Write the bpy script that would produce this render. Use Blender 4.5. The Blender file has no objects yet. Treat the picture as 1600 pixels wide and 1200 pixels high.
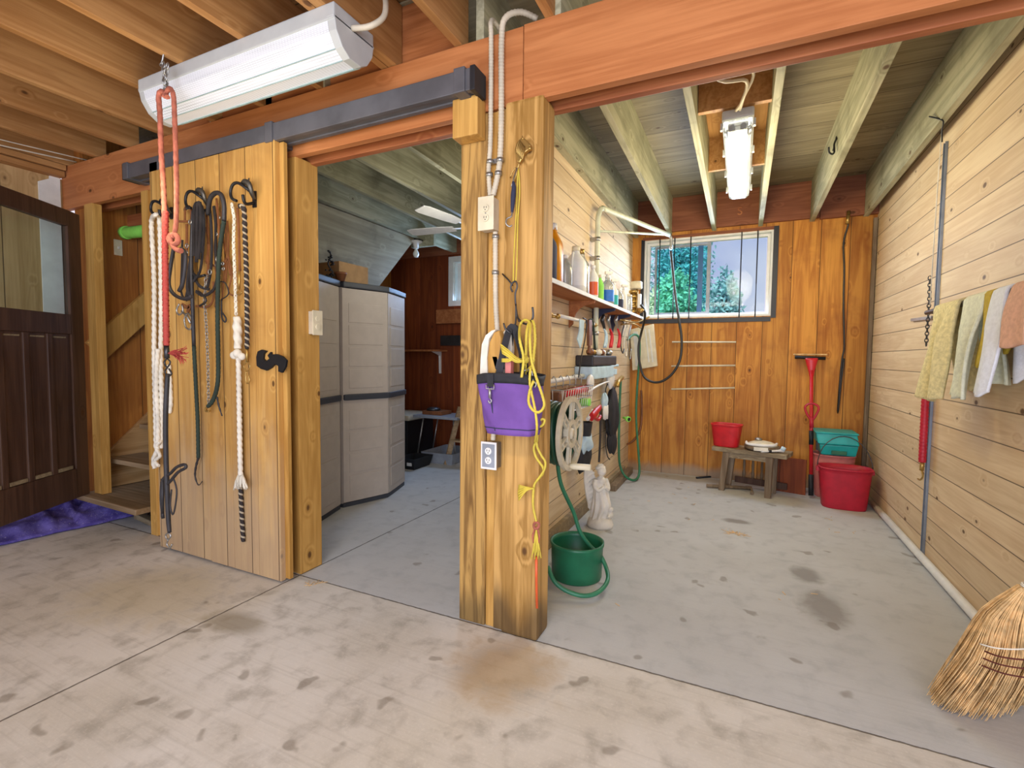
import bpy, bmesh, math, random
from mathutils import Vector, Matrix, noise
random.seed(7)
PI = math.pi
S = bpy.context.scene
COL = S.collection

# ------------------------------------------------------------------ camera
CAM_H = 1.25
RX = Vector((0.90434616, 0.42667856, 0.01016949))     # camera right in world
UY = Vector((-0.03253635, 0.04516375, 0.99844961))    # camera up
BZ = Vector((0.42555775, -0.90327495, 0.05472622))    # camera back
FPX = 760.0
cam_d = bpy.data.cameras.new('camera')
cam_d.sensor_width = 36.0
cam_d.lens = FPX / 1600 * 36.0
cam_d.clip_start = 0.05
cam_d.clip_end = 300
cam = bpy.data.objects.new('camera', cam_d)
COL.objects.link(cam)
cam.matrix_world = Matrix(((RX.x, UY.x, BZ.x, 0), (RX.y, UY.y, BZ.y, 0), (RX.z, UY.z, BZ.z, CAM_H), (0, 0, 0, 1)))
S.camera = cam
S.view_settings.view_transform = 'Standard'
S.view_settings.look = 'None'
S.view_settings.gamma = 1
S.view_settings.use_curve_mapping = False
S.view_settings.exposure = 0.38


def lin(h):
    r, g, b = h if not isinstance(h, str) else [int(h[i:i + 2], 16) for i in (0, 2, 4)]
    f = lambda c: (c / 255) / 12.92 if c / 255 <= 0.04045 else ((c / 255 + 0.055) / 1.055) ** 2.4
    return (f(r), f(g), f(b), 1)


# world: bright hazy sky with soft clouds
w = bpy.data.worlds.new('sky')
S.world = w
w.use_nodes = True
nt = w.node_tree
nt.nodes.clear()
wo = nt.nodes.new('ShaderNodeOutputWorld')
wb = nt.nodes.new('ShaderNodeBackground')
wn = nt.nodes.new('ShaderNodeTexNoise')
wc = nt.nodes.new('ShaderNodeTexCoord')
wr = nt.nodes.new('ShaderNodeValToRGB')
wn.inputs['Scale'].default_value = 3.2
wn.inputs['Detail'].default_value = 5
wr.color_ramp.elements[0].position = 0.40
wr.color_ramp.elements[0].color = lin('c2c6ee')
wr.color_ramp.elements[1].position = 0.62
wr.color_ramp.elements[1].color = lin('f3eefa')
nt.links.new(wc.outputs['Generated'], wn.inputs['Vector'])
nt.links.new(wn.outputs['Fac'], wr.inputs['Fac'])
nt.links.new(wr.outputs['Color'], wb.inputs['Color'])
nt.links.new(wb.outputs[0], wo.inputs[0])
wb.inputs['Strength'].default_value = 0.80


def area(name, loc, target, sx, sy, power, col):
    d = bpy.data.lights.new(name, 'AREA')
    d.shape = 'RECTANGLE'
    d.size = sx
    d.size_y = sy
    d.energy = power
    d.color = lin(col)[:3]
    o = bpy.data.objects.new(name, d)
    COL.objects.link(o)
    o.location = loc
    o.rotation_euler = (Vector(target) - Vector(loc)).to_track_quat('-Z', 'Y').to_euler()
    return o


def bulb(name, loc, r, power, col):
    d = bpy.data.lights.new(name, 'POINT')
    d.shadow_soft_size = r
    d.energy = power
    d.color = lin(col)[:3]
    o = bpy.data.objects.new(name, d)
    COL.objects.link(o)
    o.location = loc
    return o


# sun from behind the camera, outside; daylight through the open barn door; then the ceiling lamps and added fill lights
sd = bpy.data.lights.new('sun', 'SUN')
sd.energy = 3.0
sd.angle = .02
sd.color = lin('fff4e4')[:3]
so_ = bpy.data.objects.new('sun', sd)
COL.objects.link(so_)
so_.rotation_euler = Vector((.25, 1.0, -1.35)).to_track_quat('-Z', 'Y').to_euler()
area('daylight_door', (0.6, -2.8, 1.3), (-0.8, 3.0, 1.1), 3.4, 2.4, 150, 'dfe8ff')
area('window_daylight', (-.38, 5.46, 2.1), (-.38, 3.0, 1.2), 1.1, .7, 22, 'cfe2ff')
area('store_window_daylight', (-3.0, 5.46, 2.22), (-2.9, 3.0, 1.4), .8, .45, 20, 'a8ccff')
bulb('stall_lamp_light', (-.065, 3.4, 2.24), .16, 17, 'ffeec0')
bulb('stall_lamp_light', (-.065, 4.2, 2.24), .16, 17, 'ffeec0')
bulb('aisle_lamp_light', (-2.5, 1.30, 1.98), .15, 6, 'fff0d0')
bulb('aisle_lamp_light', (-1.8, 1.26, 1.98), .15, 6, 'fff0d0')
area('aisle_rear_fill', (-0.6, -0.4, 2.45), (-0.6, 0.3, 0), 1.2, 0.25, 22, 'ffeedc')  # added fill out of view, stands for no known fixture
bulb('aisle_rear_soft_fill', (.3, .2, 2.2), .2, 12, 'ffe8cc')  # second added fill, brightens the aisle without a lamp of its own
bulb('store_fill', (-1.9, 3.3, 2.15), .12, 11, 'f4f2e4')  # added fill to lift the dark store, away from its bare bulb


# ------------------------------------------------------------------ pixel -> point on a real plane of the place
def ray(px, py):
    return RX * (px - 800) + UY * (600 - py) - BZ * FPX


def onp(px, py, ax, val):
    d = ray(px, py)
    o = Vector((0, 0, CAM_H))
    return o + d * ((val - o[ax]) / d[ax])


def PX(px, py, v): return onp(px, py, 0, v)
def PY(px, py, v): return onp(px, py, 1, v)
def PZ(px, py, v): return onp(px, py, 2, v)


# ------------------------------------------------------------------ materials
class N:
    def __init__(s, m):
        m.use_nodes = True
        s.t = m.node_tree
        s.t.nodes.clear()
        s.out = s.t.nodes.new('ShaderNodeOutputMaterial')
        s.b = s.t.nodes.new('ShaderNodeBsdfPrincipled')
        s.t.links.new(s.b.outputs[0], s.out.inputs[0])

    def n(s, typ, **kw):
        x = s.t.nodes.new(typ)
        for k, v in kw.items():
            setattr(x, k, v)
        return x

    def put(s, sock, v):
        if isinstance(v, bpy.types.NodeSocket):
            s.t.links.new(v, sock)
        elif v is not None:
            sock.default_value = v

    def m(s, op, a, b=None, c=None, clamp=False):
        x = s.n('ShaderNodeMath', operation=op, use_clamp=clamp)
        s.put(x.inputs[0], a)
        s.put(x.inputs[1], b)
        if c is not None:
            s.put(x.inputs[2], c)
        return x.outputs[0]

    def ss(s, v, a, b):
        x = s.n('ShaderNodeMapRange', interpolation_type='SMOOTHSTEP')
        s.put(x.inputs[0], v)
        x.inputs[1].default_value = a
        x.inputs[2].default_value = b
        return x.outputs[0]

    def mix(s, f, a, b, mode='MIX'):
        x = s.n('ShaderNodeMix', data_type='RGBA', blend_type=mode)
        s.put(x.inputs[0], f)
        s.put(x.inputs[6], a)
        s.put(x.inputs[7], b)
        return x.outputs[2]

    def noise(s, vec, scale, detail=4, dist=0.0, rough=.55):
        x = s.n('ShaderNodeTexNoise')
        s.put(x.inputs['Vector'], vec)
        x.inputs['Scale'].default_value = scale
        x.inputs['Detail'].default_value = detail
        x.inputs['Distortion'].default_value = dist
        x.inputs['Roughness'].default_value = rough
        return x.outputs['Fac']

    def map(s, vec, sc=(1, 1, 1), loc=(0, 0, 0)):
        x = s.n('ShaderNodeMapping')
        s.put(x.inputs['Vector'], vec)
        x.inputs['Scale'].default_value = sc
        s.put(x.inputs['Location'], loc)
        return x.outputs[0]

    def bump(s, h, st=.3, d=.01):
        x = s.n('ShaderNodeBump')
        x.inputs['Strength'].default_value = st
        x.inputs['Distance'].default_value = d
        s.put(x.inputs['Height'], h)
        s.t.links.new(x.outputs[0], s.b.inputs['Normal'])

    def obj(s):
        return s.n('ShaderNodeTexCoord').outputs['Object']

    def uv(s):
        return s.n('ShaderNodeTexCoord').outputs['UV']

    def xyz(s, v):
        x = s.n('ShaderNodeSeparateXYZ')
        s.put(x.inputs[0], v)
        return x.outputs


def mat(name, col, rough=.5, metal=0.0, var=.12, scale=12, bump=.1, emit=0, alpha=1, trans=0, spec=.5):
    m = bpy.data.materials.new(name)
    g = N(m)
    c = lin(col)
    f = g.noise(g.obj(), scale, 4)
    d = tuple(x * (1 - var) for x in c[:3]) + (1,)
    l = tuple(min(1, x * (1 + var)) for x in c[:3]) + (1,)
    cc = g.mix(g.ss(f, .3, .7), d, l)
    g.t.links.new(cc, g.b.inputs['Base Color'])
    g.b.inputs['Roughness'].default_value = rough
    g.b.inputs['Metallic'].default_value = metal
    g.b.inputs['Specular IOR Level'].default_value = spec
    if bump:
        g.bump(g.noise(g.obj(), scale * 6, 3), bump, .002)
    if emit:
        g.t.links.new(cc, g.b.inputs['Emission Color'])
        g.b.inputs['Emission Strength'].default_value = emit
    if alpha < 1:
        g.b.inputs['Alpha'].default_value = alpha
    if trans:
        g.b.inputs['Transmission Weight'].default_value = trans
    return m


def wood(name, light, dark, axis=2, plank=None, knots=.5, rough=.6, tone=.16, seam=.0035, grain=1.0, stain=None, stain_z=0.0, stain_amt=0.0, knotc='4a2a12', blotch=None, bamt=0, rw=.20):
    """plank = (axis, width, offset); axis = grain direction"""
    m = bpy.data.materials.new(name)
    g = N(m)
    P = g.obj()
    oi = g.n('ShaderNodeObjectInfo')
    p3 = g.xyz(P)
    off = g.m('MULTIPLY', oi.outputs['Random'], 7.0)
    seamf = None
    tonev = None
    if plank:
        pa, pw, po = plank
        t = g.m('ADD', g.m('DIVIDE', p3[pa], pw), po)
        idx = g.m('FLOOR', t)
        fr = g.m('FRACT', t)
        wn_ = g.n('ShaderNodeTexWhiteNoise', noise_dimensions='1D')
        g.put(wn_.inputs['W'], idx)
        tonev = wn_.outputs['Value']
        off = g.m('ADD', off, g.m('MULTIPLY', idx, 3.7))
        e = g.m('MULTIPLY', g.m('MINIMUM', fr, g.m('SUBTRACT', 1.0, fr)), pw)
        seamf = g.m('SUBTRACT', 1.0, g.ss(e, seam * .5, seam * 1.2))
    cb = g.n('ShaderNodeCombineXYZ')
    for i in range(3):
        g.put(cb.inputs[i], g.m('ADD', p3[i], off))
    V = cb.outputs[0]
    sc = [9 * grain] * 3
    sc[axis] = .7 * grain
    sv = g.map(V, tuple(sc))
    # knots deflect the grain
    ks = [3.2, 3.2, 3.2]
    ks[axis] = 2.0
    kv = g.map(V, tuple(ks))
    vo = g.n('ShaderNodeTexVoronoi', feature='F1')
    g.put(vo.inputs['Vector'], kv)
    vo.inputs['Scale'].default_value = 2.1
    kd = vo.outputs['Distance']
    kc = g.xyz(vo.outputs['Color'])
    on = g.m('LESS_THAN', kc[0], knots)
    ksz = g.m('MULTIPLY_ADD', kc[1], .05, .06)
    kd2 = g.m('DIVIDE', kd, ksz)
    kf = g.m('MULTIPLY', g.m('SUBTRACT', 1.0, g.ss(kd2, .55, 1.15)), on)
    halo = g.m('MULTIPLY', g.m('SUBTRACT', 1.0, g.ss(kd2, .8, 3.2)), on)
    n1 = g.noise(sv, 1.0, 5, .8)
    rings = g.m('SINE', g.m('ADD', g.m('MULTIPLY', n1, 22.0), g.m('MULTIPLY', halo, 8.0)))
    rings = g.m('MULTIPLY_ADD', rings, .5, .5)
    sf = [70 * grain] * 3
    sf[axis] = 2.5 * grain
    n2 = g.noise(g.map(V, tuple(sf)), 1.0, 3)
    big = g.noise(V, 1.6, 3)
    f = g.m('ADD', g.m('MULTIPLY', rings, rw), g.m('MULTIPLY', n2, .46))
    f = g.m('ADD', f, g.m('MULTIPLY', big, .46))
    f = g.ss(f, .22, .90)
    c = g.mix(f, lin(dark), lin(light))
    if tonev is not None:
        tv = g.m('MULTIPLY_ADD', tonev, 2 * tone, 1 - tone)
        c2 = g.n('ShaderNodeVectorMath', operation='SCALE')
        g.put(c2.inputs[0], c)
        g.put(c2.inputs['Scale'], tv)
        c = c2.outputs[0]
    if blotch:
        c = g.mix(g.m('MULTIPLY', g.ss(g.noise(V, 3.0, 5, .4), .5, .72), bamt), c, lin(blotch))
    c = g.mix(g.m('MULTIPLY', halo, .35), c, lin(dark))
    c = g.mix(g.m('MULTIPLY', kf, .85), c, lin(knotc))
    if stain:
        zz = g.m('ADD', p3[2], g.m('MULTIPLY', g.noise(g.map(P, (9, 9, 2)), 1.0, 4), -.55 * stain_z * 2))
        c = g.mix(g.m('MULTIPLY', g.m('SUBTRACT', 1.0, g.ss(zz, -.35 * stain_z, .35 * stain_z)), stain_amt), c, lin(stain))
    h = g.m('ADD', g.m('MULTIPLY', n2, .5), g.m('MULTIPLY', rings, .25))
    if seamf is not None:
        c = g.mix(g.m('MULTIPLY', seamf, .8), c, lin('2c1a0e'))
        h = g.m('SUBTRACT', h, g.m('MULTIPLY', seamf, 2.5))
    g.t.links.new(c, g.b.inputs['Base Color'])
    g.b.inputs['Roughness'].default_value = rough
    g.b.inputs['Specular IOR Level'].default_value = .3
    g.bump(h, .25, .004)
    return m


M_ = {}
M_['beam'] = wood('beam_wood', 'c88450', 'a66436', 0, None, .55)
M_['beam2'] = wood('header_wood', 'c07c4c', '8e4c2a', 0, None, .3)
M_['joist'] = wood('joist_wood', 'c2945e', '986838', 1, None, .6)
M_['sjoist'] = wood('stall_joist_wood', 'bab698', '8a886c', 1, None, .9, blotch='6c6a50', bamt=.5, rw=.3)
M_['deck'] = wood('deck_wood', '9c9072', '74684c', 0, (1, .3, .1), .8, tone=.14)
M_['deck2'] = wood('near_deck_wood', '9a7448', '70502c', 0, (1, .2, .1), .6, tone=.14)
M_['block'] = wood('blocking_wood', 'c98450', '96562c', 0, None, .4)
M_['door'] = wood('door_boards', 'd8ac62', 'b0803e', 2, (0, .215, .45), .75, tone=.07, stain='ae9c84', stain_z=1.1, stain_amt=.6, blotch='8a6038', bamt=.3)
M_['post'] = wood('post_wood', 'cea25e', '8e6629', 2, None, .5, rw=.34, grain=1.3, stain='4a3c28', stain_z=.28, stain_amt=.75)
M_['post2'] = wood('rough_post_wood', 'bc9452', '684820', 2, None, .2, rw=.40, grain=1.9, stain='4c4028', stain_z=.22, stain_amt=.6)
M_['jamb'] = wood('jamb_wood', 'd4a65a', 'a47634', 2, None, .5, grain=1.1)
M_['wallR'] = wood('pine_boards', 'e0cca8', 'c8ac86', 1, (2, .15, .138), .95, tone=.06, seam=.003)
M_['wallB'] = wood('vertical_boards', 'd29440', 'a0601f', 2, (0, .235, .25), .95, tone=.13, rw=.28, stain='9a8c78', stain_z=.16, stain_amt=.8, blotch='7a3a1a', bamt=.35)
M_['wallS'] = wood('red_brown_boards', '8e4820', '662c14', 2, (0, .26, .3), .5, tone=.14)  # darker and redder than the stall's back boards
M_['wallT'] = wood('stair_boards', 'c4843c', '8c5222', 2, (1, .24, .3), .6, tone=.1)
M_['wallL'] = wood('tan_boards', 'c0a070', '9a7a4c', 2, (1, .28, .3), .4, tone=.08)
M_['ply'] = wood('plywood', 'b4aa8c', '847a60', 1, None, .5, grain=.5, blotch='5e5642', bamt=.5)
M_['ledger'] = wood('ledger_wood', '9a6244', '744028', 0, None, .5)
M_['brown'] = wood('brown_paint', '5c4334', '3e2a20', 2, None, .1, rough=.45)
M_['oldwood'] = wood('weathered_wood', 'a89878', '70604a', 0, None, .3, grain=1.4)
M_['oldwoodz'] = wood('weathered_upright_wood', '94826a', '62503c', 2, None, .2, grain=1.4)
M_['hookiron'] = mat('worn_iron', '55524c', .4, .7)
M_['tread'] = wood('tread_wood', 'b09878', '7c6444', 0, None, .4)
M_['stringer'] = wood('stringer_wood', 'c09a68', '906838', 1, None, .4)
M_['sill'] = wood('sill_wood', '8a6a52', '604432', 1, None, .3)
M_['shelf'] = wood('shelf_wood', 'b87848', '8a4c28', 1, None, .3)
M_['bleach'] = mat('white_paint', 'dfe0da', .6, var=.06)
M_['metal'] = mat('galvanised_steel', 'a8a8a4', .38, .85)
M_['dmetal'] = mat('dark_steel', '4c4c4e', .4, .8)
M_['track'] = mat('track_paint', '626266', .45, .3, var=.2, scale=5)
M_['black'] = mat('black_plastic', '1e1e22', .5)
M_['blackm'] = mat('black_iron', '2a2a2c', .5, .6)
M_['leather'] = mat('black_leather', '2c2a2c', .55, var=.3)
M_['bleather'] = mat('brown_leather', '7a4c2c', .5, var=.25)
M_['gold'] = mat('brass', 'b89858', .35, .8)
M_['cream'] = mat('cream_plastic', 'd8ceb0', .45)
M_['boom'] = mat('boom_paint', 'ccd0b8', .4)
M_['rail'] = mat('rail_steel', '8a94a0', .45, .6)
M_['whitep'] = mat('white_plastic', 'e4e2dc', .4, var=.05)
M_['greyp'] = mat('grey_plate', '8c929a', .4)
M_['purple'] = mat('purple_canvas', '6f4a96', .8, var=.12, scale=8, bump=.3)
M_['yrope'] = mat('yellow_rope', 'd2bc44', .7)
M_['ropew'] = mat('white_cotton_rope', 'e2dccb', .85)
M_['ropep'] = mat('faded_red_rope', 'a8604c', .85, var=.25, scale=30)
M_['ropegr'] = mat('dark_green_rope', '28362c', .8)
M_['ropebk'] = mat('black_rope', '2e2a2c', .8)
M_['redhair'] = mat('red_fibres', 'b0443a', .8)
M_['green'] = mat('green_rubber', '1f6a48', .4)
M_['hose'] = mat('green_hose', '2c7250', .42)
M_['dhose'] = mat('dark_green_hose', '1e4a36', .45)
M_['bhose'] = mat('black_hose', '26241f', .35)
M_['limeg'] = mat('lime_foam', '8ede5c', .7)
M_['red'] = mat('red_plastic', 'c41e28', .38)
M_['crim'] = mat('crimson_rubber', 'b81c34', .45)
M_['pink'] = mat('faded_pink_plastic', 'd88078', .5)
M_['teal'] = mat('teal_plastic', '1aa8a4', .42)
M_['navyb'] = mat('dark_blue_strip', '1c5a8c', .4)
M_['blue'] = mat('blue_plastic', '1e6ed0', .4)
M_['amber'] = mat('amber_liquid', 'd88c14', .3)
M_['orange'] = mat('orange_plastic', 'e06030', .4)
M_['stone'] = mat('white_cast_stone', 'dad4c6', .75, var=.1, bump=.3)
M_['beige'] = mat('beige_reel_plastic', 'c8bea4', .5)
M_['cab'] = mat('cabinet_plastic', 'bab0a4', .55, var=.04)
M_['cabd'] = mat('cabinet_trim_plastic', '3c4048', .5, var=.06)
M_['cardb'] = mat('cardboard', 'b08c60', .8)
M_['cabl'] = mat('cable_sheath', 'c9bfa8', .5)
M_['towly'] = mat('yellow_towel', 'd8cc98', .95, var=.15, scale=60, bump=.8)
M_['towlg'] = mat('pale_green_towel', 'd8dcc4', .95, var=.1, scale=60, bump=.8)
M_['towld'] = mat('mustard_towel', 'b8a030', .95, var=.1, scale=60, bump=.8)
M_['towlb'] = mat('white_towel', 'dfe4ea', .95, var=.06, scale=60, bump=.8)
M_['towlp'] = mat('peach_towel', 'd2a488', .95, var=.1, scale=60, bump=.8)
M_['straw'] = mat('broom_straw', 'd8b47c', .75, var=.3, scale=25)
M_['strawd'] = mat('dark_red_twine', '5a2418', .8)
M_['bark'] = mat('tree_bark', '5c4a3a', .9)
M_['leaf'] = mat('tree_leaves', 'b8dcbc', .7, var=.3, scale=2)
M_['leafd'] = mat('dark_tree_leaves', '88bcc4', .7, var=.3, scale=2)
M_['grass'] = mat('lawn_grass', '6a9a50', .9)
M_['navy'] = mat('navy_fabric', '2c3048', .8)
M_['dfab'] = mat('black_fabric', '242428', .75, var=.3, bump=.4)
M_['cloth'] = mat('pale_blue_cloth', 'b8d0dc', .9)
M_['bluedoor'] = mat('pale_blue_paint', 'a8d0d4', .5)
M_['bulb'] = mat('bulb_glass', 'f0f4e8', .2, var=.02)
def lens_mat():
    m = bpy.data.materials.new('prismatic_lens')
    g = N(m)
    p = g.xyz(g.obj())
    fx = g.m('FRACT', g.m('MULTIPLY', p[0], 60.0))
    fy = g.m('FRACT', g.m('MULTIPLY', p[2], 160.0))
    l1 = g.m('LESS_THAN', fx, .16)
    l2 = g.m('LESS_THAN', fy, .3)
    f = g.m('MAXIMUM', g.m('MULTIPLY', l1, .5), g.m('MULTIPLY', l2, .6))
    n = g.ss(g.noise(g.map(g.obj(), (3, 40, 40)), 1.0, 3), .4, .7)
    c = g.mix(g.m('MULTIPLY', f, g.m('MULTIPLY_ADD', n, .6, .4)), lin('d4d8de'), lin('8e9096'))
    g.t.links.new(c, g.b.inputs['Base Color'])
    g.t.links.new(c, g.b.inputs['Emission Color'])
    g.b.inputs['Emission Strength'].default_value = .12
    g.b.inputs['Roughness'].default_value = .3
    return m


M_['lens'] = lens_mat()
M_['tubelight'] = mat('lamp_tube', 'ffffff', .3, var=0, emit=.9, bump=0)
M_['ltrim'] = mat('lamp_housing', 'b8bcba', .35, var=.04)
M_['teeth'] = mat('lamp_gasket', '9fb8b8', .4)
M_['tar'] = mat('black_tar', '14161a', .6)


def glass(name, col, alpha):
    m = bpy.data.materials.new(name)
    g = N(m)
    tr = g.n('ShaderNodeBsdfTransparent')
    tr.inputs[0].default_value = lin(col)
    gl = g.n('ShaderNodeBsdfGlossy')
    gl.inputs['Roughness'].default_value = .03
    mx = g.n('ShaderNodeMixShader')
    mx.inputs[0].default_value = .006
    g.t.links.new(tr.outputs[0], mx.inputs[1])
    g.t.links.new(gl.outputs[0], mx.inputs[2])
    g.t.links.new(mx.outputs[0], g.out.inputs[0])
    return m


M_['glass'] = glass('window_glass', 'eef6f6', .1)
M_['glasst'] = glass('tinted_screen_glass', 'b8eef0', .1)
M_['clear'] = mat('clear_plastic', 'dfe8e8', .15, var=.02, bump=0, trans=.75)
M_['clens'] = mat('clear_lamp_cover', 'eef6f4', .12, var=.0, bump=0, trans=.9)


def stripes(name, a, b, per, turns=1, width=.5, rough=.8):
    m = bpy.data.materials.new(name)
    g = N(m)
    u = g.xyz(g.uv())
    t = g.m('FRACT', g.m('ADD', g.m('MULTIPLY', u[0], float(turns)), g.m('DIVIDE', u[1], per)))
    f = g.m('GREATER_THAN', t, width)
    g.t.links.new(g.mix(f, lin(a), lin(b)), g.b.inputs['Base Color'])
    g.b.inputs['Roughness'].default_value = rough
    g.bump(g.noise(g.obj(), 300, 2), .2, .002)
    return m


M_['ropebw'] = stripes('black_white_rope', '2a2220', 'a89c84', .035, 1, .70)
M_['ropeband'] = stripes('banded_brush', 'e8dcc4', 'b09070', .012, 0, .55)


def floor_mat():
    m = bpy.data.materials.new('concrete')
    g = N(m)
    P = g.obj()
    p = g.xyz(P)
    n1 = g.noise(P, 1.3, 5)
    n2 = g.noise(P, 9, 6, .3)
    n3 = g.noise(P, 90, 3)
    c = g.mix(g.ss(n1, .35, .65), lin('c6c0b3'), lin('d6d2c9'))
    c = g.mix(g.m('MULTIPLY', g.ss(n2, .45, .75), .55), c, lin('8a8375'))
    c = g.mix(g.m('MULTIPLY', g.ss(n3, .5, .8), .35), c, lin('e4ddd0'))
    # brushed finish
    br = g.noise(g.map(P, (1.5, 60, 1)), 1.0, 3)
    c = g.mix(g.m('MULTIPLY', g.ss(br, .5, .8), .22), c, lin('8c8474'))
    # the floor is tinted bluish grey behind the control joint
    slab = g.m('MULTIPLY', g.m('GREATER_THAN', p[1], 1.936), .6)
    c = g.mix(slab, c, lin('acb2b6'))
    # damp dark spots
    vo = g.n('ShaderNodeTexVoronoi', feature='F1')
    g.put(vo.inputs['Vector'], g.n('ShaderNodeVectorMath', operation='ADD').outputs[0])
    va = vo.inputs['Vector'].links[0].from_node
    g.put(va.inputs[0], P)
    nn = g.n('ShaderNodeTexNoise')
    g.put(nn.inputs['Vector'], P)
    nn.inputs['Scale'].default_value = 9
    vs = g.n('ShaderNodeVectorMath', operation='SCALE')
    g.put(vs.inputs[0], nn.outputs['Color'])
    vs.inputs['Scale'].default_value = .14
    g.put(va.inputs[1], vs.outputs[0])
    vo.inputs['Scale'].default_value = 6.5
    kc = g.xyz(vo.outputs['Color'])
    on = g.m('LESS_THAN', kc[0], .28)
    sp = g.m('MULTIPLY', g.m('SUBTRACT', 1.0, g.ss(vo.outputs['Distance'], .14, .24)), on)
    c = g.mix(g.m('MULTIPLY', sp, .5), c, lin('6e6250'))
    # yellowish stain in front of the post
    def patch(cx, cy, rx, ry, col, amt):
        nonlocal c
        dx = g.m('DIVIDE', g.m('SUBTRACT', p[0], cx), rx)
        dy = g.m('DIVIDE', g.m('SUBTRACT', p[1], cy), ry)
        d = g.m('SQRT', g.m('ADD', g.m('MULTIPLY', dx, dx), g.m('MULTIPLY', dy, dy)))
        d = g.m('ADD', d, g.m('MULTIPLY_ADD', n2, 1.4, -.7))
        c = g.mix(g.m('MULTIPLY', g.m('SUBTRACT', 1.0, g.ss(d, .4, 1.1)), amt), c, lin(col))
    patch(-.82, 1.70, .24, .26, 'a08048', .6)
    patch(.42, 2.85, .13, .25, '6c6458', .6)
    patch(.38, 3.25, .1, .14, '5c5448', .55)
    patch(.0, 4.1, .12, .07, '5a4c38', .6)
    patch(-.4, 5.35, .9, .16, '8a7a50', .55)
    patch(-2.1, 1.45, .2, .1, '7a6c4c', .6)
    patch(-2.75, 1.45, .5, .35, 'b8a878', .35)
    # control joints
    wob = g.m('MULTIPLY_ADD', g.noise(P, 30, 2), .008, -.004)
    jx = g.m('ABSOLUTE', g.m('ADD', g.m('SUBTRACT', p[1], 1.936), wob))
    jy = g.m('ABSOLUTE', g.m('ADD', g.m('ADD', p[0], 2.235), wob))
    j = g.m('SUBTRACT', 1.0, g.ss(g.m('MINIMUM', jx, jy), .002, .0065))
    c = g.mix(g.m('MULTIPLY', j, .85), c, lin('463c30'))
    g.t.links.new(c, g.b.inputs['Base Color'])
    g.b.inputs['Roughness'].default_value = .8
    h = g.m('ADD', g.m('MULTIPLY', n3, .3), g.m('MULTIPLY', br, .5))
    h = g.m('SUBTRACT', h, g.m('MULTIPLY', j, 3.0))
    g.bump(h, .35, .003)
    return m


M_['floor'] = floor_mat()


def quilt_mat():
    m = bpy.data.materials.new('purple_quilt')
    g = N(m)
    P = g.obj()
    n = g.noise(P, 14, 5)
    c = g.mix(g.ss(n, .35, .7), lin('4c3f8a'), lin('7066b4'))
    c = g.mix(g.m('MULTIPLY', g.ss(g.noise(P, 70, 3), .62, .72), .7), c, lin('bdb4cc'))
    g.t.links.new(c, g.b.inputs['Base Color'])
    g.b.inputs['Roughness'].default_value = .95
    g.bump(g.noise(P, 50, 3), .5, .01)
    return m


M_['quilt'] = quilt_mat()


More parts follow.
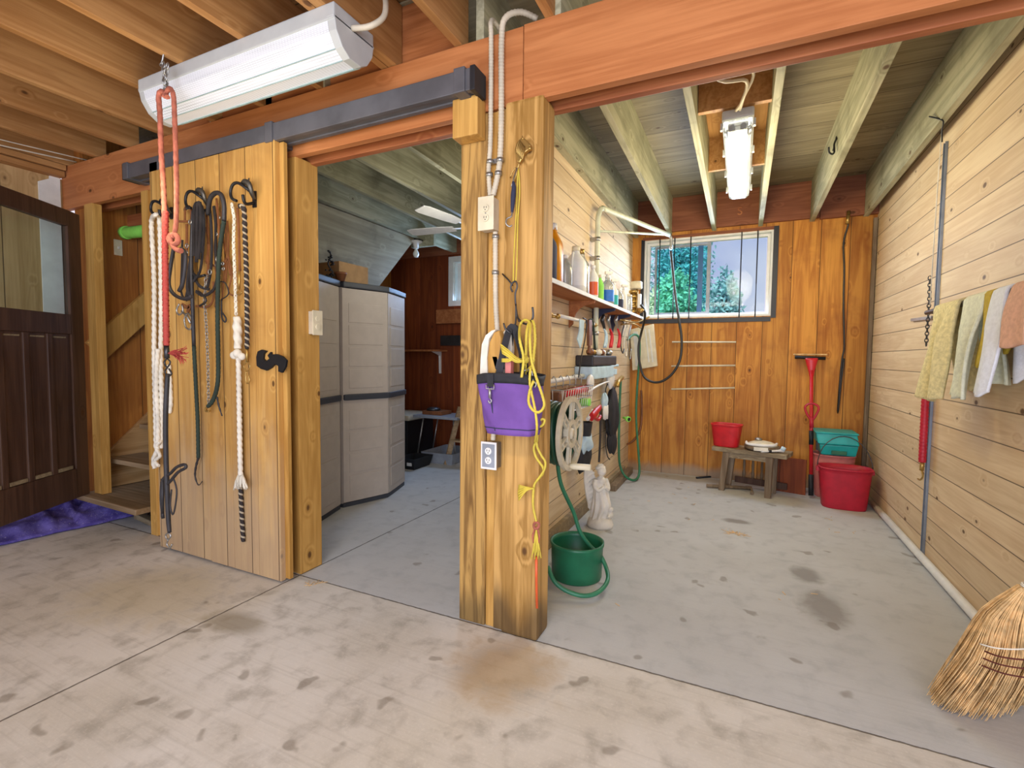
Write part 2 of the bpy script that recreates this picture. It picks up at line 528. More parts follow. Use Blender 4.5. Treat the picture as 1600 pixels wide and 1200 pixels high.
# ------------------------------------------------------------------ mesh builder
class MB:
    def __init__(s):
        s.v, s.f, s.uv, s.sm = [], [], [], []

    def face(s, idx, uv=None, sm=False):
        s.f.append(tuple(idx))
        s.uv.append(uv)
        s.sm.append(sm)

    def box(s, a, b):
        x0, y0, z0 = a
        x1, y1, z1 = b
        return s.hexa([(x0, y0, z0), (x1, y0, z0), (x1, y1, z0), (x0, y1, z0), (x0, y0, z1), (x1, y0, z1), (x1, y1, z1), (x0, y1, z1)])

    def hexa(s, p):
        n = len(s.v)
        s.v += [Vector(q) for q in p]
        for f in ((0, 3, 2, 1), (4, 5, 6, 7), (0, 1, 5, 4), (1, 2, 6, 5), (2, 3, 7, 6), (3, 0, 4, 7)):
            s.face([n + i for i in f])
        return s

    def bar(s, a, b, w, h, up=(0, 0, 1)):
        """rectangular bar from a to b: w across, h along up"""
        a, b = Vector(a), Vector(b)
        d = (b - a).normalized()
        u = Vector(up)
        r = d.cross(u)
        if r.length < 1e-4:
            r = d.cross(Vector((1, 0, 0)))
        r.normalize()
        u = r.cross(d).normalized()
        r *= w / 2
        u *= h / 2
        return s.hexa([a - r - u, a + r - u, b + r - u, b - r - u, a - r + u, a + r + u, b + r + u, b - r + u])

    def tube(s, pts, r, seg=8, res=0, lobes=0, twist=0, lob=.28, rib=0, closed=False, flat=1.0, cap=True):
        P = [Vector(p) for p in pts]
        R = list(r) if isinstance(r, (list, tuple)) else [r] * len(P)
        if res and len(P) > 2:
            Q, RR = [], []
            n = len(P)
            rng = range(n if closed else n - 1)
            for i in rng:
                p0 = P[(i - 1) % n] if (closed or i > 0) else P[0]
                p1 = P[i]
                p2 = P[(i + 1) % n]
                p3 = P[(i + 2) % n] if (closed or i + 2 < n) else P[-1]
                for k in range(res):
                    t = k / res
                    q = .5 * ((2 * p1) + (-p0 + p2) * t + (2 * p0 - 5 * p1 + 4 * p2 - p3) * t * t + (-p0 + 3 * p1 - 3 * p2 + p3) * t ** 3)
                    Q.append(q)
                    RR.append(R[i] * (1 - t) + R[(i + 1) % n] * t)
            if not closed:
                Q.append(P[-1])
                RR.append(R[-1])
            P, R = Q, RR
        if lobes or rib:
            # resample finely so the twist shows
            step = (1.0 / rib / 3.0) if rib else max(.004, 1.0 / max(twist, 1) / 10)
            Q, RR = [P[0]], [R[0]]
            for i in range(len(P) - 1):
                L = (P[i + 1] - P[i]).length
                k = max(1, int(L / step))
                for j in range(1, k + 1):
                    t = j / k
                    Q.append(P[i].lerp(P[i + 1], t))
                    RR.append(R[i] * (1 - t) + R[i + 1] * t)
            P, R = Q, RR
        n = len(P)
        T = []
        for i in range(n):
            a = P[i - 1] if (i > 0 or closed) else P[i]
            b = P[(i + 1) % n] if (i < n - 1 or closed) else P[i]
            d = (b - a)
            T.append(d.normalized() if d.length > 1e-9 else Vector((0, 0, 1)))
        ref = Vector((0, 1, 0)) if abs(T[0].y) < .9 else Vector((1, 0, 0))
        u = T[0].cross(ref).normalized()
        base = len(s.v)
        L = 0
        Ls = []
        for i in range(n):
            if i:
                L += (P[i] - P[i - 1]).length
                u = (u - T[i] * u.dot(T[i]))
                u = u.normalized() if u.length > 1e-6 else T[i].orthogonal().normalized()
            Ls.append(L)
            v = T[i].cross(u)
            rr = R[i]
            if rib:
                rr *= (1 + .10 * math.cos(2 * PI * rib * L))
            for k in range(seg):
                a = 2 * PI * k / seg
                q = rr
                if lobes:
                    q *= 1 - lob + lob * abs(math.cos(lobes / 2 * (a + 2 * PI * twist / lobes * L)))*1.6
                s.v.append(P[i] + u * (math.cos(a) * q) + v * (math.sin(a) * q * flat))
        m = n if closed else n - 1
        for i in range(m):
            j = (i + 1) % n
            for k in range(seg):
                k2 = (k + 1) % seg
                l1 = Ls[j] if j else L + .01
                s.face([base + i * seg + k, base + i * seg + k2, base + j * seg + k2, base + j * seg + k],
                       [(k / seg, Ls[i]), ((k + 1) / seg, Ls[i]), ((k + 1) / seg, l1), (k / seg, l1)], True)
        if cap and not closed:
            s.face([base + k for k in range(seg)][::-1])
            s.face([base + (n - 1) * seg + k for k in range(seg)])
        return s

    def strap(s, pts, w, t, nrm=(0, -1, 0), res=4):
        """flat strap: rectangular section, width across direction, thickness along nrm"""
        P = [Vector(p) for p in pts]
        if res and len(P) > 2:
            Q = []
            n = len(P)
            for i in range(n - 1):
                p0 = P[i - 1] if i else P[0]
                p1, p2 = P[i], P[i + 1]
                p3 = P[i + 2] if i + 2 < n else P[-1]
                for k in range(res):
                    tt = k / res
                    Q.append(.5 * ((2 * p1) + (-p0 + p2) * tt + (2 * p0 - 5 * p1 + 4 * p2 - p3) * tt * tt + (-p0 + 3 * p1 - 3 * p2 + p3) * tt ** 3))
            Q.append(P[-1])
            P = Q
        nv = Vector(nrm).normalized()
        base = len(s.v)
        n = len(P)
        for i in range(n):
            d = (P[min(i + 1, n - 1)] - P[max(i - 1, 0)]).normalized()
            r = d.cross(nv)
            r = r.normalized() if r.length > 1e-5 else Vector((1, 0, 0))
            for a, b in ((-1, -1), (1, -1), (1, 1), (-1, 1)):
                s.v.append(P[i] + r * (a * w / 2) + nv * (b * t / 2))
        for i in range(n - 1):
            for k in range(4):
                k2 = (k + 1) % 4
                s.face([base + i * 4 + k, base + i * 4 + k2, base + (i + 1) * 4 + k2, base + (i + 1) * 4 + k])
        s.face([base + 3, base + 2, base + 1, base])
        e = base + (n - 1) * 4
        s.face([e, e + 1, e + 2, e + 3])
        return s

    def lathe(s, prof, c=(0, 0, 0), axis='z', seg=24, sx=1, sy=1, sm=True, power=2.0, caps=True):
        """prof: (r, h) list, c = origin"""
        c = Vector(c)
        base = len(s.v)
        for r, h in prof:
            for k in range(seg):
                a = 2 * PI * k / seg
                ca, sa = math.cos(a), math.sin(a)
                if power != 2.0:
                    ca = math.copysign(abs(ca) ** (2 / power), ca)
                    sa = math.copysign(abs(sa) ** (2 / power), sa)
                x, y = r * ca * sx, r * sa * sy
                p = {'z': (x, y, h), 'x': (h, x, y), 'y': (x, h, y)}[axis]
                s.v.append(c + Vector(p))
        n = len(prof)
        for i in range(n - 1):
            for k in range(seg):
                k2 = (k + 1) % seg
                f = [base + i * seg + k, base + i * seg + k2, base + (i + 1) * seg + k2, base + (i + 1) * seg + k]
                s.face(f if axis != 'y' else f[::-1], None, sm)
        if prof[0] == prof[-1] or not caps:
            return s
        if prof[0][0] > 1e-5:
            s.face([base + k for k in range(seg)][::-1])
        if prof[-1][0] > 1e-5:
            s.face([base + (n - 1) * seg + k for k in range(seg)])
        return s

    def prism(s, poly, axis, a, b):
        """poly 2-D points in the plane normal to axis, extruded a..b"""
        base = len(s.v)
        n = len(poly)
        for h in (a, b):
            for p, q in poly:
                s.v.append(Vector({'x': (h, p, q), 'y': (p, h, q), 'z': (p, q, h)}[axis]))
        s.face([base + i for i in range(n)][::-1])
        s.face([base + n + i for i in range(n)])
        for i in range(n):
            j = (i + 1) % n
            s.face([base + i, base + j, base + n + j, base + n + i])
        return s

    def grid(s, fn, nu, nv, thick=None):
        base = len(s.v)
        for i in range(nu + 1):
            for j in range(nv + 1):
                s.v.append(Vector(fn(i / nu, j / nv)))
        for i in range(nu):
            for j in range(nv):
                a = base + i * (nv + 1) + j
                s.face([a, a + nv + 1, a + nv + 2, a + 1], None, True)
        return s

    def ball(s, c, r, seg=12, sz=1, sx=1, sy=1):
        prof = [(max(1e-6, math.sin(PI * k / 8) * r), -math.cos(PI * k / 8) * r * sz) for k in range(9)]
        return s.lathe(prof, c, 'z', seg, sx, sy)

    def xf(s, fn, start=0):
        for i in range(start, len(s.v)):
            s.v[i] = Vector(fn(s.v[i]))
        return s

    def build(s, name, m, parent=None, bevel=0, solid=0, sub=0, label=None, origin=None, remesh=0):
        me = bpy.data.meshes.new(name)
        if parent is not None:
            root = parent
            while root.parent:
                root = root.parent
            org = Vector(root['_o'])
        elif origin is not None:
            org = Vector(origin)
        else:
            org = Vector((0, 0, 0))
        me.from_pydata([tuple(v - org) for v in s.v], [], s.f)
        if any(u for u in s.uv):
            ul = me.uv_layers.new(name='UVMap')
            k = 0
            for fi, f in enumerate(s.f):
                u = s.uv[fi]
                for q in range(len(f)):
                    ul.data[k].uv = u[q] if u else (0, 0)
                    k += 1
        me.polygons.foreach_set('use_smooth', s.sm)
        bm = bmesh.new()
        bm.from_mesh(me)
        bmesh.ops.remove_doubles(bm, verts=bm.verts, dist=1e-6)
        if not solid:
            bmesh.ops.recalc_face_normals(bm, faces=bm.faces)
        if bevel:
            es = [e for e in bm.edges if len(e.link_faces) == 2 and e.calc_face_angle(0) > .6]
            bmesh.ops.bevel(bm, geom=es, offset=bevel, segments=2, profile=.6, affect='EDGES', clamp_overlap=True)
        bm.to_mesh(me)
        bm.free()
        me.materials.append(M_[m] if isinstance(m, str) else m)
        o = bpy.data.objects.new(name, me)
        COL.objects.link(o)
        if parent is not None:
            o.parent = parent
        else:
            o.location = org
            o['_o'] = tuple(org)
        if remesh:
            md = o.modifiers.new('r', 'REMESH')
            md.mode = 'VOXEL'
            md.voxel_size = remesh
            md.use_smooth_shade = True
            sm_ = o.modifiers.new('s', 'SMOOTH')
            sm_.iterations = 3
            dg = bpy.context.evaluated_depsgraph_get()
            nm = bpy.data.meshes.new_from_object(o.evaluated_get(dg))
            o.modifiers.clear()
            o.data = nm
            nm.name = name
        if solid:
            md = o.modifiers.new('t', 'SOLIDIFY')
            md.thickness = solid
            md.offset = 0
        if sub:
            md = o.modifiers.new('d', 'SUBSURF')
            md.levels = md.render_levels = sub
        if label:
            o['label'] = label
        return o


def struct(name, mb, m, parent=None, **k):
    o = mb.build(name, m, parent, **k)
    if parent is None:
        o['kind'] = 'structure'
    return o


def thing(name, label, cat, loc, group=None, kind=None):
    o = bpy.data.objects.new(name, None)
    COL.objects.link(o)
    o.location = loc
    o['_o'] = tuple(loc)
    o.empty_display_size = .05
    if kind:
        o['kind'] = kind
    else:
        o['label'] = label
        o['category'] = cat
        if group:
            o['group'] = group
    return o


def tag(o, label, cat, group=None, kind=None):
    o['label'] = label
    o['category'] = cat
    if group:
        o['group'] = group
    if kind:
        o['kind'] = kind
    return o


def low(mb):
    xs = [v.x for v in mb.v]
    ys = [v.y for v in mb.v]
    zs = [v.z for v in mb.v]
    return ((min(xs) + max(xs)) / 2, (min(ys) + max(ys)) / 2, min(zs))


def one(name, mb, m, label, cat, group=None, kind=None, **k):
    o = mb.build(name, m, None, origin=low(mb), **k)
    return tag(o, label, cat, group, kind)


def jit(a):
    return random.uniform(-a, a)

# ================================================================== THE SETTING
YF = 1.94      # front face of the beam and posts
YB = 5.5       # back wall
XR = 1.08      # right wall face
XL = -1.13     # stall side of the wall between stall and store
struct('floor', MB().box((-6.2, -4, -.1), (4.5, 5.9, 0)), 'floor')


def wall_with_hole(x0, x1, z0, z1, hx0, hx1, hz0, hz1, y0, y1):
    b = MB()
    b.box((x0, y0, z0), (hx0, y1, z1))
    b.box((hx1, y0, z0), (x1, y1, z1))
    b.box((hx0, y0, z0), (hx1, y1, hz0))
    b.box((hx0, y0, hz1), (hx1, y1, z1))
    return b


struct('wall_back', wall_with_hole(-1.2, 1.3, 0, 2.95, -1.0, .245, 1.69, 2.535, YB, YB + .16), 'wallB')
struct('wall_store', wall_with_hole(-6.0, -1.2, 0, 2.95, -3.45, -2.55, 1.96, 2.50, YB, YB + .16), 'wallS')
struct('wall_right', MB().box((XR, 1.9, 0), (XR + .14, YB, 2.78)), 'wallR')
struct('wall_middle', MB().box((-1.17, 2.09, 0), (XL, YB, 2.62)), 'wallR')
struct('wall_stair', MB().box((-4.62, 1.98, 0), (-4.48, YB, 2.9)), 'wallT')
struct('wall_left', MB().box((-4.86, -1.2, 0), (-4.7, 1.98, 2.56)), 'wallL')
# wall between the stair and the sliding door, behind the door
struct('wall_front', MB().box((-3.6, 1.95, 0), (-2.32, 2.03, 2.33)), 'jamb')
struct('wall_plywood', MB().prism([(2.12, 0), (4.62, 2.52), (4.72, 2.62), (2.05, 2.62), (2.05, 0)], 'x', -3.52, -3.49), 'ply')
# floor boards of the loft (seen as ceiling)
struct('ceiling', MB().box((-6.0, 1.98, 2.95), (1.3, YB + .1, 3.0)), 'deck')
struct('ceiling_aisle', MB().box((-4.9, -2.2, 2.96), (2.6, 1.98, 3.01)), 'deck2')['kind'] = 'structure'

TN = [0]


def trim(mb, m, **k):
    TN[0] += 1
    return struct('trim_%d' % TN[0], mb, m, **k)


# joists over the aisle: lie on the beam, run towards the camera
for x in (-4.22, -3.81, -3.39, -2.92, -2.49, -2.05, -1.62, -1.20, -.76, -.33, .12, .56, 1.0):
    trim(MB().box((x - .02, -2.1, 2.648), (x + .02, 2.0, 2.96)), 'joist', bevel=.003)
trim(MB().box((-4.68, -2.1, 2.648), (-4.60, 1.98, 2.96)), 'joist', bevel=.003)
# joists over stall and store: a little lower at the back wall
for x in (-2.94, -2.49, -2.04, -1.58, -1.135, -.735, -.30, .125, .565, .99):
    b = MB().hexa([(x - .02, 1.95, 2.648), (x + .02, 1.95, 2.648), (x + .02, YB, 2.575), (x - .02, YB, 2.575),
                   (x - .02, 1.95, 2.955), (x + .02, 1.95, 2.955), (x + .02, YB, 2.955), (x - .02, YB, 2.955)])
    if x == -2.04 or x == -1.58:
        pass
    b.xf(lambda v: (v.x + .042, v.y, v.z)) if x > -1.4 and x < -.9 else None
    trim(b, 'sjoist', bevel=.003)
# wide joist over the stair edge in the store
trim(MB().hexa([(-3.44, 2.05, 2.62), (-3.38, 2.05, 2.62), (-3.38, YB, 2.60), (-3.44, YB, 2.60),
                (-3.44, 2.05, 2.95), (-3.38, 2.05, 2.95), (-3.38, YB, 2.95), (-3.44, YB, 2.95)]), 'sjoist')
# sill plate over the middle wall
trim(MB().box((-1.18, 2.1, 2.60), (-1.075, YB, 2.64)), 'sjoist', bevel=.002)
# blocking between joists above the beam
xs = [-3.39, -2.92, -2.49, -2.05, -1.62, -1.20]
for a, b_ in zip(xs[:-1], xs[1:]):
    trim(MB().box((a + .022, 1.99, 2.648), (b_ - .022, 2.03, 2.945)), 'block')
# doubled joist next to the lamp
trim(MB().box((-1.597, -2.1, 2.648), (-1.545, 1.985, 2.945)), 'joist', bevel=.003)
# the long beam: front board, two pieces, back board
trim(MB().box((-4.70, YF, 2.33), (-.878, YF + .04, 2.645)), 'beam', bevel=.003)
trim(MB().box((-.874, YF - .003, 2.33), (2.4, YF + .04, 2.648)), 'beam', bevel=.003)
trim(MB().box((-4.70, YF + .045, 2.43), (2.4, YF + .105, 2.643)), 'beam2', bevel=.002)
trim(MB().box((-4.70, YF + .11, 2.325), (2.4, YF + .15, 2.640)), 'beam2', bevel=.004)
trim(MB().box((-4.70, YF + .155, 2.34), (2.4, YF + .18, 2.640)), 'beam2', bevel=.003)
# end post of the right wall
trim(MB().box((XR - .002, 1.885, 0), (XR + .16, 2.05, 2.33)), 'post', bevel=.006)
# ledger on the back wall
trim(MB().box((-1.17, YB - .045, 2.60), (.62, YB, 2.95)), 'ledger', bevel=.003)
trim(MB().box((.625, YB - .045, 2.585), (1.08, YB, 2.95)), 'ledger', bevel=.003)
trim(MB().box((-4.5, YB - .045, 2.58), (-1.2, YB, 2.95)), 'ledger', bevel=.003)
# front post between the two openings: rough post, two strips, smooth post
trim(MB().box((-1.182, YF + .002, 0), (-1.046, YF + .15, 2.325)), 'post2', bevel=.006)
trim(MB().box((-1.044, YF + .012, 0), (-1.003, YF + .15, 2.325)), 'jamb', bevel=.002)
trim(MB().box((-1.001, YF + .006, 0), (-.957, YF + .15, 2.325)), 'post', bevel=.003)
trim(MB().box((-.955, YF - .012, 0), (-.775, YF + .125, 2.342)), 'post', bevel=.014)
trim(MB().box((-1.18, YF - .075, 2.205), (-1.055, YF, 2.37)), 'jamb', bevel=.004)     # block on the post
# studs and jambs
trim(MB().box((-2.32, 1.945, 0), (-2.235, 2.10, 2.335)), 'jamb', bevel=.004)
trim(MB().box((-4.375, 1.93, .2), (-4.265, 1.99, 2.33)), 'jamb', bevel=.003)
trim(MB().box((-3.66, 1.93, .0), (-3.585, 2.03, 2.33)), 'jamb', bevel=.003)
# top plates, white corner strip and sill of the left wall
trim(MB().box((-4.72, -1.2, 2.56), (-4.62, 1.93, 2.60)), 'joist', bevel=.003)
trim(MB().box((-4.75, -1.2, 2.605), (-4.60, 1.93, 2.645)), 'joist', bevel=.003)
trim(MB().prism([(1.80, .12), (1.925, .12), (1.925, 2.57), (1.865, 2.57), (1.865, 2.54), (1.80, 2.50)], 'x', -4.70, -4.685), 'bleach')
trim(MB().box((-4.70, -1.2, 0), (-4.64, 1.78, .14)), 'sill', bevel=.004)
# base boards of the stall
trim(MB().box((XL, 2.1, 0), (XL + .035, YB - .3, .10)), 'oldwood', bevel=.004)
trim(MB().tube([(XR - .025, 2.0, .03), (XR - .025, YB - .02, .03)], .024, 10), 'bleach')
# stamped mark on the ledger
cu = bpy.data.curves.new('stamp', 'FONT')
cu.body = 'S'
cu.size = .11
cu.extrude = .0006
so = bpy.data.objects.new('trim_stamp', cu)
COL.objects.link(so)
so.location = (-.09, YB - .0465, 2.70)
so.rotation_euler = (PI / 2, 0, 0)
cu.materials.append(M_['beam2'])
so['kind'] = 'structure'

# ---- window_1 in the stall
wx0, wx1, wz0, wz1 = -1.0, .245, 1.69, 2.535
W1 = thing('window_1', '', '', (-.38, YB, 1.69), kind='structure')
b = MB()
for a, c in (((wx0, YB + .002, wz0), (wx0 + .02, YB + .12, wz1)), ((wx1 - .02, YB + .002, wz0), (wx1, YB + .12, wz1)),
             ((wx0 + .02, YB + .002, wz0), (wx1 - .02, YB + .12, wz0 + .02)), ((wx0 + .02, YB + .002, wz1 - .02), (wx1 - .02, YB + .12, wz1))):
    b.box(a, c)
b.build('window_jamb', 'bleach', W1)


def frame(b, x0, x1, z0, z1, y0, y1, t):
    b.box((x0, y0, z0), (x0 + t, y1, z1))
    b.box((x1 - t, y0, z0), (x1, y1, z1))
    b.box((x0 + t, y0, z0), (x1 - t, y1, z0 + t))
    b.box((x0 + t, y0, z1 - t), (x1 - t, y1, z1))
    return b


b = frame(MB(), wx0 + .02, wx1 - .02, wz0 + .02, wz1 - .02, YB + .07, YB + .12, .026)
b.build('window_frame', 'whitep', W1, bevel=.003)
frame(MB(), wx0 + .10, -.33, wz0 + .045, wz1 - .06, YB + .078, YB + .105, .020).build('window_sash', 'greyp', W1, bevel=.002)
MB().box((-.365, YB + .07, wz0 + .05), (-.33, YB + .115, wz1 - .05)).build('window_sash', 'greyp', W1)
MB().box((-.455, YB + .082, wz0 + .06), (-.405, YB + .10, wz1 - .075)).build('meeting_rail', M_['navyb'], W1)
MB().box((wx0 + .12, YB + .09, wz0 + .07), (-.35, YB + .094, wz1 - .09)).build('window_pane', 'glasst', W1)
MB().box((-.33, YB + .09, wz0 + .055), (wx1 - .055, YB + .094, wz1 - .055)).build('window_pane', 'glass', W1)
for x in [PY(q_, 430, YB - .006).x for q_ in (1030, 1053, 1078, 1157, 1182)]:
    MB().tube([(x, YB - .006, wz0 - .02), (x, YB - .006, wz1 + .03)], .0055, 6).build('window_bar', 'blackm', W1)
MB().box((wx0 - .035, YB - .012, wz0 - .02), (wx0, YB, wz1 + .01)).build('window_casing', 'black', W1)
MB().box((wx1, YB - .014, wz0 - .02), (wx1 + .045, YB, wz1 + .03)).build('window_casing', 'black', W1)
MB().box((wx0 - .035, YB - .014, wz0 - .055), (wx1 + .0, YB, wz0 - .01)).build('window_casing', 'black', W1)
MB().box((wx0 - .02, YB - .014, wz1 + .004), (wx1, YB, wz1 + .03)).build('window_casing', 'ledger', W1)

# ---- window_2 in the store
W2 = thing('window_2', '', '', (-3.0, YB, 1.96), kind='structure')
frame(MB(), -3.52, -2.5, 1.915, 2.555, YB - .02, YB, .07).build('window_casing', 'bleach', W2)
frame(MB(), -3.45, -2.55, 1.96, 2.50, YB + .0, YB + .13, .02).build('window_jamb', 'bleach', W2)
frame(MB(), -3.43, -2.57, 1.98, 2.48, YB + .07, YB + .12, .05).build('window_frame', 'whitep', W2, bevel=.003)
MB().box((-3.38, YB + .09, 2.03), (-2.62, YB + .094, 2.43)).build('window_pane', 'glasst', W2)

# ---- door_1: sliding plank door
D1 = thing('door_1', '', '', (-2.8, 1.85, 0.02), kind='structure')
ZT = 2.375
bx = [-3.345, -3.26, -3.05, -2.83, -2.62, -2.41, -2.235]
b = MB()
for i in range(6):
    z0 = .012 + random.uniform(0, .008)
    zt = ZT + (.05 if i == 0 else 0) + random.uniform(-.004, .004)
    b.box((bx[i] + .0015, 1.815, z0), (bx[i + 1] - .0015, 1.845, zt))
b.build('door_boards', 'door', D1, bevel=.0025)
MB().box((-3.34, 1.845, .02), (-2.205, 1.868, ZT - .01)).build('door_core', 'jamb', D1, bevel=.002)
MB().box((-3.34, 1.868, .02), (-2.238, 1.892, ZT - .02)).build('door_backing', 'door', D1, bevel=.002)
# black iron door pull, a cut-out hook shape (faces -Y)
pp = [(400 + x / 2.857, 500 + y / 2.857) for x, y in [(2, 205), (0, 165), (6, 140), (24, 132), (45, 138), (32, 152), (30, 172), (42, 185), (58, 172), (50, 158), (64, 142), (66, 154), (90, 152), (116, 162), (134, 180), (130, 208), (114, 236), (98, 230), (98, 206), (82, 196), (66, 214), (45, 226), (20, 218)]]
poly = [(PY(x, y, 1.80).x, PY(x, y, 1.80).z) for x, y in pp]
MB().prism(poly, 'y', 1.80, 1.814).build('door_latch', 'blackm', D1, bevel=.002)
# iron tack hooks screwed to the door


def tack_hook(px, py, s=1.0):
    c = PY(px, py, 1.79)
    b = MB()
    b.box((c.x - .012 * s, 1.806, c.z - .075 * s), (c.x + .012 * s, 1.815, c.z + .01))
    b.tube([(c.x, 1.808, c.z - .01), (c.x + .02, 1.77, c.z - .005), (c.x + .01, 1.75, c.z + .01), (c.x - .03 * s, 1.74, c.z + .035 * s), (c.x - .065 * s, 1.735, c.z + .03 * s),
            (c.x - .085 * s, 1.735, c.z - .005), (c.x - .075 * s, 1.735, c.z - .04 * s), (c.x - .045 * s, 1.74, c.z - .055 * s)], [.008] * 8, 8, res=4)
    b.tube([(c.x, 1.81, c.z - .05 * s), (c.x, 1.765, c.z - .07 * s), (c.x + .005, 1.745, c.z - .06 * s), (c.x + .005, 1.74, c.z - .03 * s)], .008, 8, res=4)
    hk_ = b.build('tack_hook', 'blackm', D1)
    b = MB()
    b.tube([(c.x + .012 * s, 1.80, c.z - .035 * s), (c.x + .022 * s, 1.775, c.z - .005), (c.x + .018 * s, 1.765, c.z + .03 * s), (c.x - .004 * s, 1.76, c.z + .042 * s), (c.x - .032 * s, 1.76, c.z + .030 * s)], [.012 * s, .017 * s, .019 * s, .017 * s, .010 * s], 10, res=3, flat=.7)
    b.tube([(c.x + .016 * s, 1.765, c.z + .045 * s), (c.x + .022 * s, 1.765, c.z + .062 * s)], [.006, .002], 6)
    b.build('horse_head', 'hookiron', hk_)
    return c


H1 = tack_hook(262, 325, .8)
H2 = tack_hook(320, 312)
H3 = tack_hook(392, 300)
# ---- door_2: brown panelled door standing open
D2 = thing('door_2', '', '', (-4.33, 1.88, .2), kind='structure')
dd = Vector((.522, -.853, 0))
dn = Vector((.853, .522, 0))
Ho = Vector((-4.375, 1.885, 0))


def dbox(b, u0, u1, z0, z1, t0=-.02, t1=.02):
    p = []
    for z in (z0, z1):
        for u, t in ((u0, t0), (u1, t0), (u1, t1), (u0, t1)):
            p.append(Ho + dd * u + dn * t + Vector((0, 0, z)))
    b.hexa(p)
    return b


DZ0, DZ1, DW = .205, 2.245, .96
b = MB()
dbox(b, 0, .115, DZ0, DZ1)
dbox(b, DW - .115, DW, DZ0, DZ1)
dbox(b, .115, DW - .115, 2.135, DZ1)
dbox(b, .115, DW - .115, 1.38, 1.52)
dbox(b, .115, DW - .115, DZ0, .42)
for k in range(1, 4):
    u = .115 + k * .1825
    dbox(b, u - .022, u + .022, .42, 1.38)
b.build('door_frame', 'brown', D2, bevel=.006)
b = MB()
dbox(b, .115, DW - .115, .42, 1.38, -.006, .006)
b.build('door_panel', 'brown', D2)
b = MB()
for k in range(4):
    u = .115 + k * .1825 + .03
    dbox(b, u, u + .125, .425, .448, .004, .018)
    dbox(b, u + .01, u + .115, 1.352, 1.362, .004, .012)
b.build('panel_molding', 'oldwood', D2)
b = MB()
dbox(b, .115, DW - .115, 1.52, 2.135, -.003, .003)
b.build('door_pane', 'glass', D2)
# ---- stair
ST = thing('staircase', 'steep open wooden stair behind the brown door', 'stairs', (-4.0, 2.0, 0))
MB().hexa([(-4.475, 1.86, .155), (-3.665, 1.84, .155), (-3.665, 2.65, .155), (-4.475, 2.65, .155), (-4.475, 1.86, .195), (-3.665, 1.84, .195), (-3.665, 2.65, .195), (-4.475, 2.65, .195)]).build('tread', 'tread', ST, bevel=.006)
for k in range(9):
    y = 2.03 + .235 * k
    z = .44 + .235 * k
    MB().box((-4.437, y + .01, z - .035), (-3.607 if k == 0 else -3.567, y + .27, z)).build('tread', 'tread', ST, bevel=.005)
for x in (-4.474, -3.565):
    b = MB().prism([(2.04, .2), (2.16 if x > -4 else 2.5, .2), (4.4, 2.44 if x > -4 else 2.10), (4.4, 2.60), (4.26, 2.60), (2.04, .46)], 'x', x, x + .035)
    b.build('stringer', 'stringer', ST, bevel=.004)
hr = MB()
a, c = PX(150, 548, -4.41), PX(240, 468, -4.41)
e = a + (c - a) * 3.2
hr.bar(a, e, .045, .17, (0, -1, 1))
one('handrail', hr, 'jamb', 'plain wooden handrail board sloping up the stair wall', 'handrail', bevel=.004)

# ================================================================== THINGS IN THE AISLE
# ---- lamps
L1 = thing('ceiling_lamp', 'long white prismatic fluorescent ceiling lamp above the sliding door', 'lamp', (-2.17, 1.61, 2.46))
b = MB().box((-2.84, 1.50, 2.585), (-1.50, 1.73, 2.648))
b.build('housing', 'ltrim', L1, bevel=.006)
b = MB()
prof = [(1.505, 2.585), (1.512, 2.55), (1.545, 2.50), (1.585, 2.475), (1.65, 2.475), (1.69, 2.50), (1.722, 2.55), (1.728, 2.585)]
b.prism(prof, 'x', -2.80, -1.54)
b.build('lamp_shade', 'lens', L1)
b = MB()
for k in range(2, 7):
    y, z = prof[k] if k < len(prof) else prof[-1]
    b.box((-2.80, y - .0015, z - .004), (-1.54, y + .0015, z))
b.build('lens_rib', 'teeth', L1)
for x in (-2.84, -1.54):
    q = [(y, z - .003) for y, z in prof] + [(1.735, 2.60), (1.498, 2.60)]
    MB().prism(q, 'x', x, x + .04).build('end_cap', 'ltrim', L1, bevel=.004)
b = MB().tube([(-1.50, 1.60, 2.60), (-1.42, 1.62, 2.60), (-1.38, 1.66, 2.66), (-1.42, 1.70, 2.80), (-1.5, 1.72, 2.93)], .012, 8, res=5)
b.build('power_cable', 'cabl', L1)

L2 = thing('ceiling_lamp', 'white twin-tube lamp with clear cover on the stall ceiling', 'lamp', (-.065, 3.8, 2.56))
cx = -.065
b = MB().box((cx - .085, 3.12, 2.625), (cx + .085, 4.46, 2.68))
b.build('housing', 'ltrim', L2, bevel=.012)
MB().box((cx - .055, 3.27, 2.606), (cx + .055, 4.42, 2.622)).build('reflector', 'whitep', L2)
for s_ in (-.03, .03):
    MB().tube([(cx + s_, 3.22, 2.592), (cx + s_, 4.42, 2.592)], .013, 12).build('lamp_tube', 'tubelight', L2)
b = MB()
for s_ in (-.03, .03):
    b.tube([(cx + s_, 3.16, 2.59), (cx + s_, 3.23, 2.59)], .017, 10)
b.build('lamp_socket', 'greyp', L2)
b = frame(MB(), cx - .08, cx + .08, 0, 1, 0, 1, .01)
b = MB()
b.prism([(cx - .08, 2.624), (cx - .074, 2.575), (cx - .05, 2.56), (cx + .05, 2.56), (cx + .074, 2.575), (cx + .08, 2.624)], 'y', 3.13, 4.45)
b.build('lamp_cover', 'clens', L2, bevel=.01)
b = MB()
for y in (3.2, 3.6, 4.0, 4.38):
    for s_ in (-1, 1):
        MB().box((cx + s_ * .088 - .006, y - .012, 2.60), (cx + s_ * .088 + .006, y + .012, 2.64)).build('clip', 'ltrim', L2)
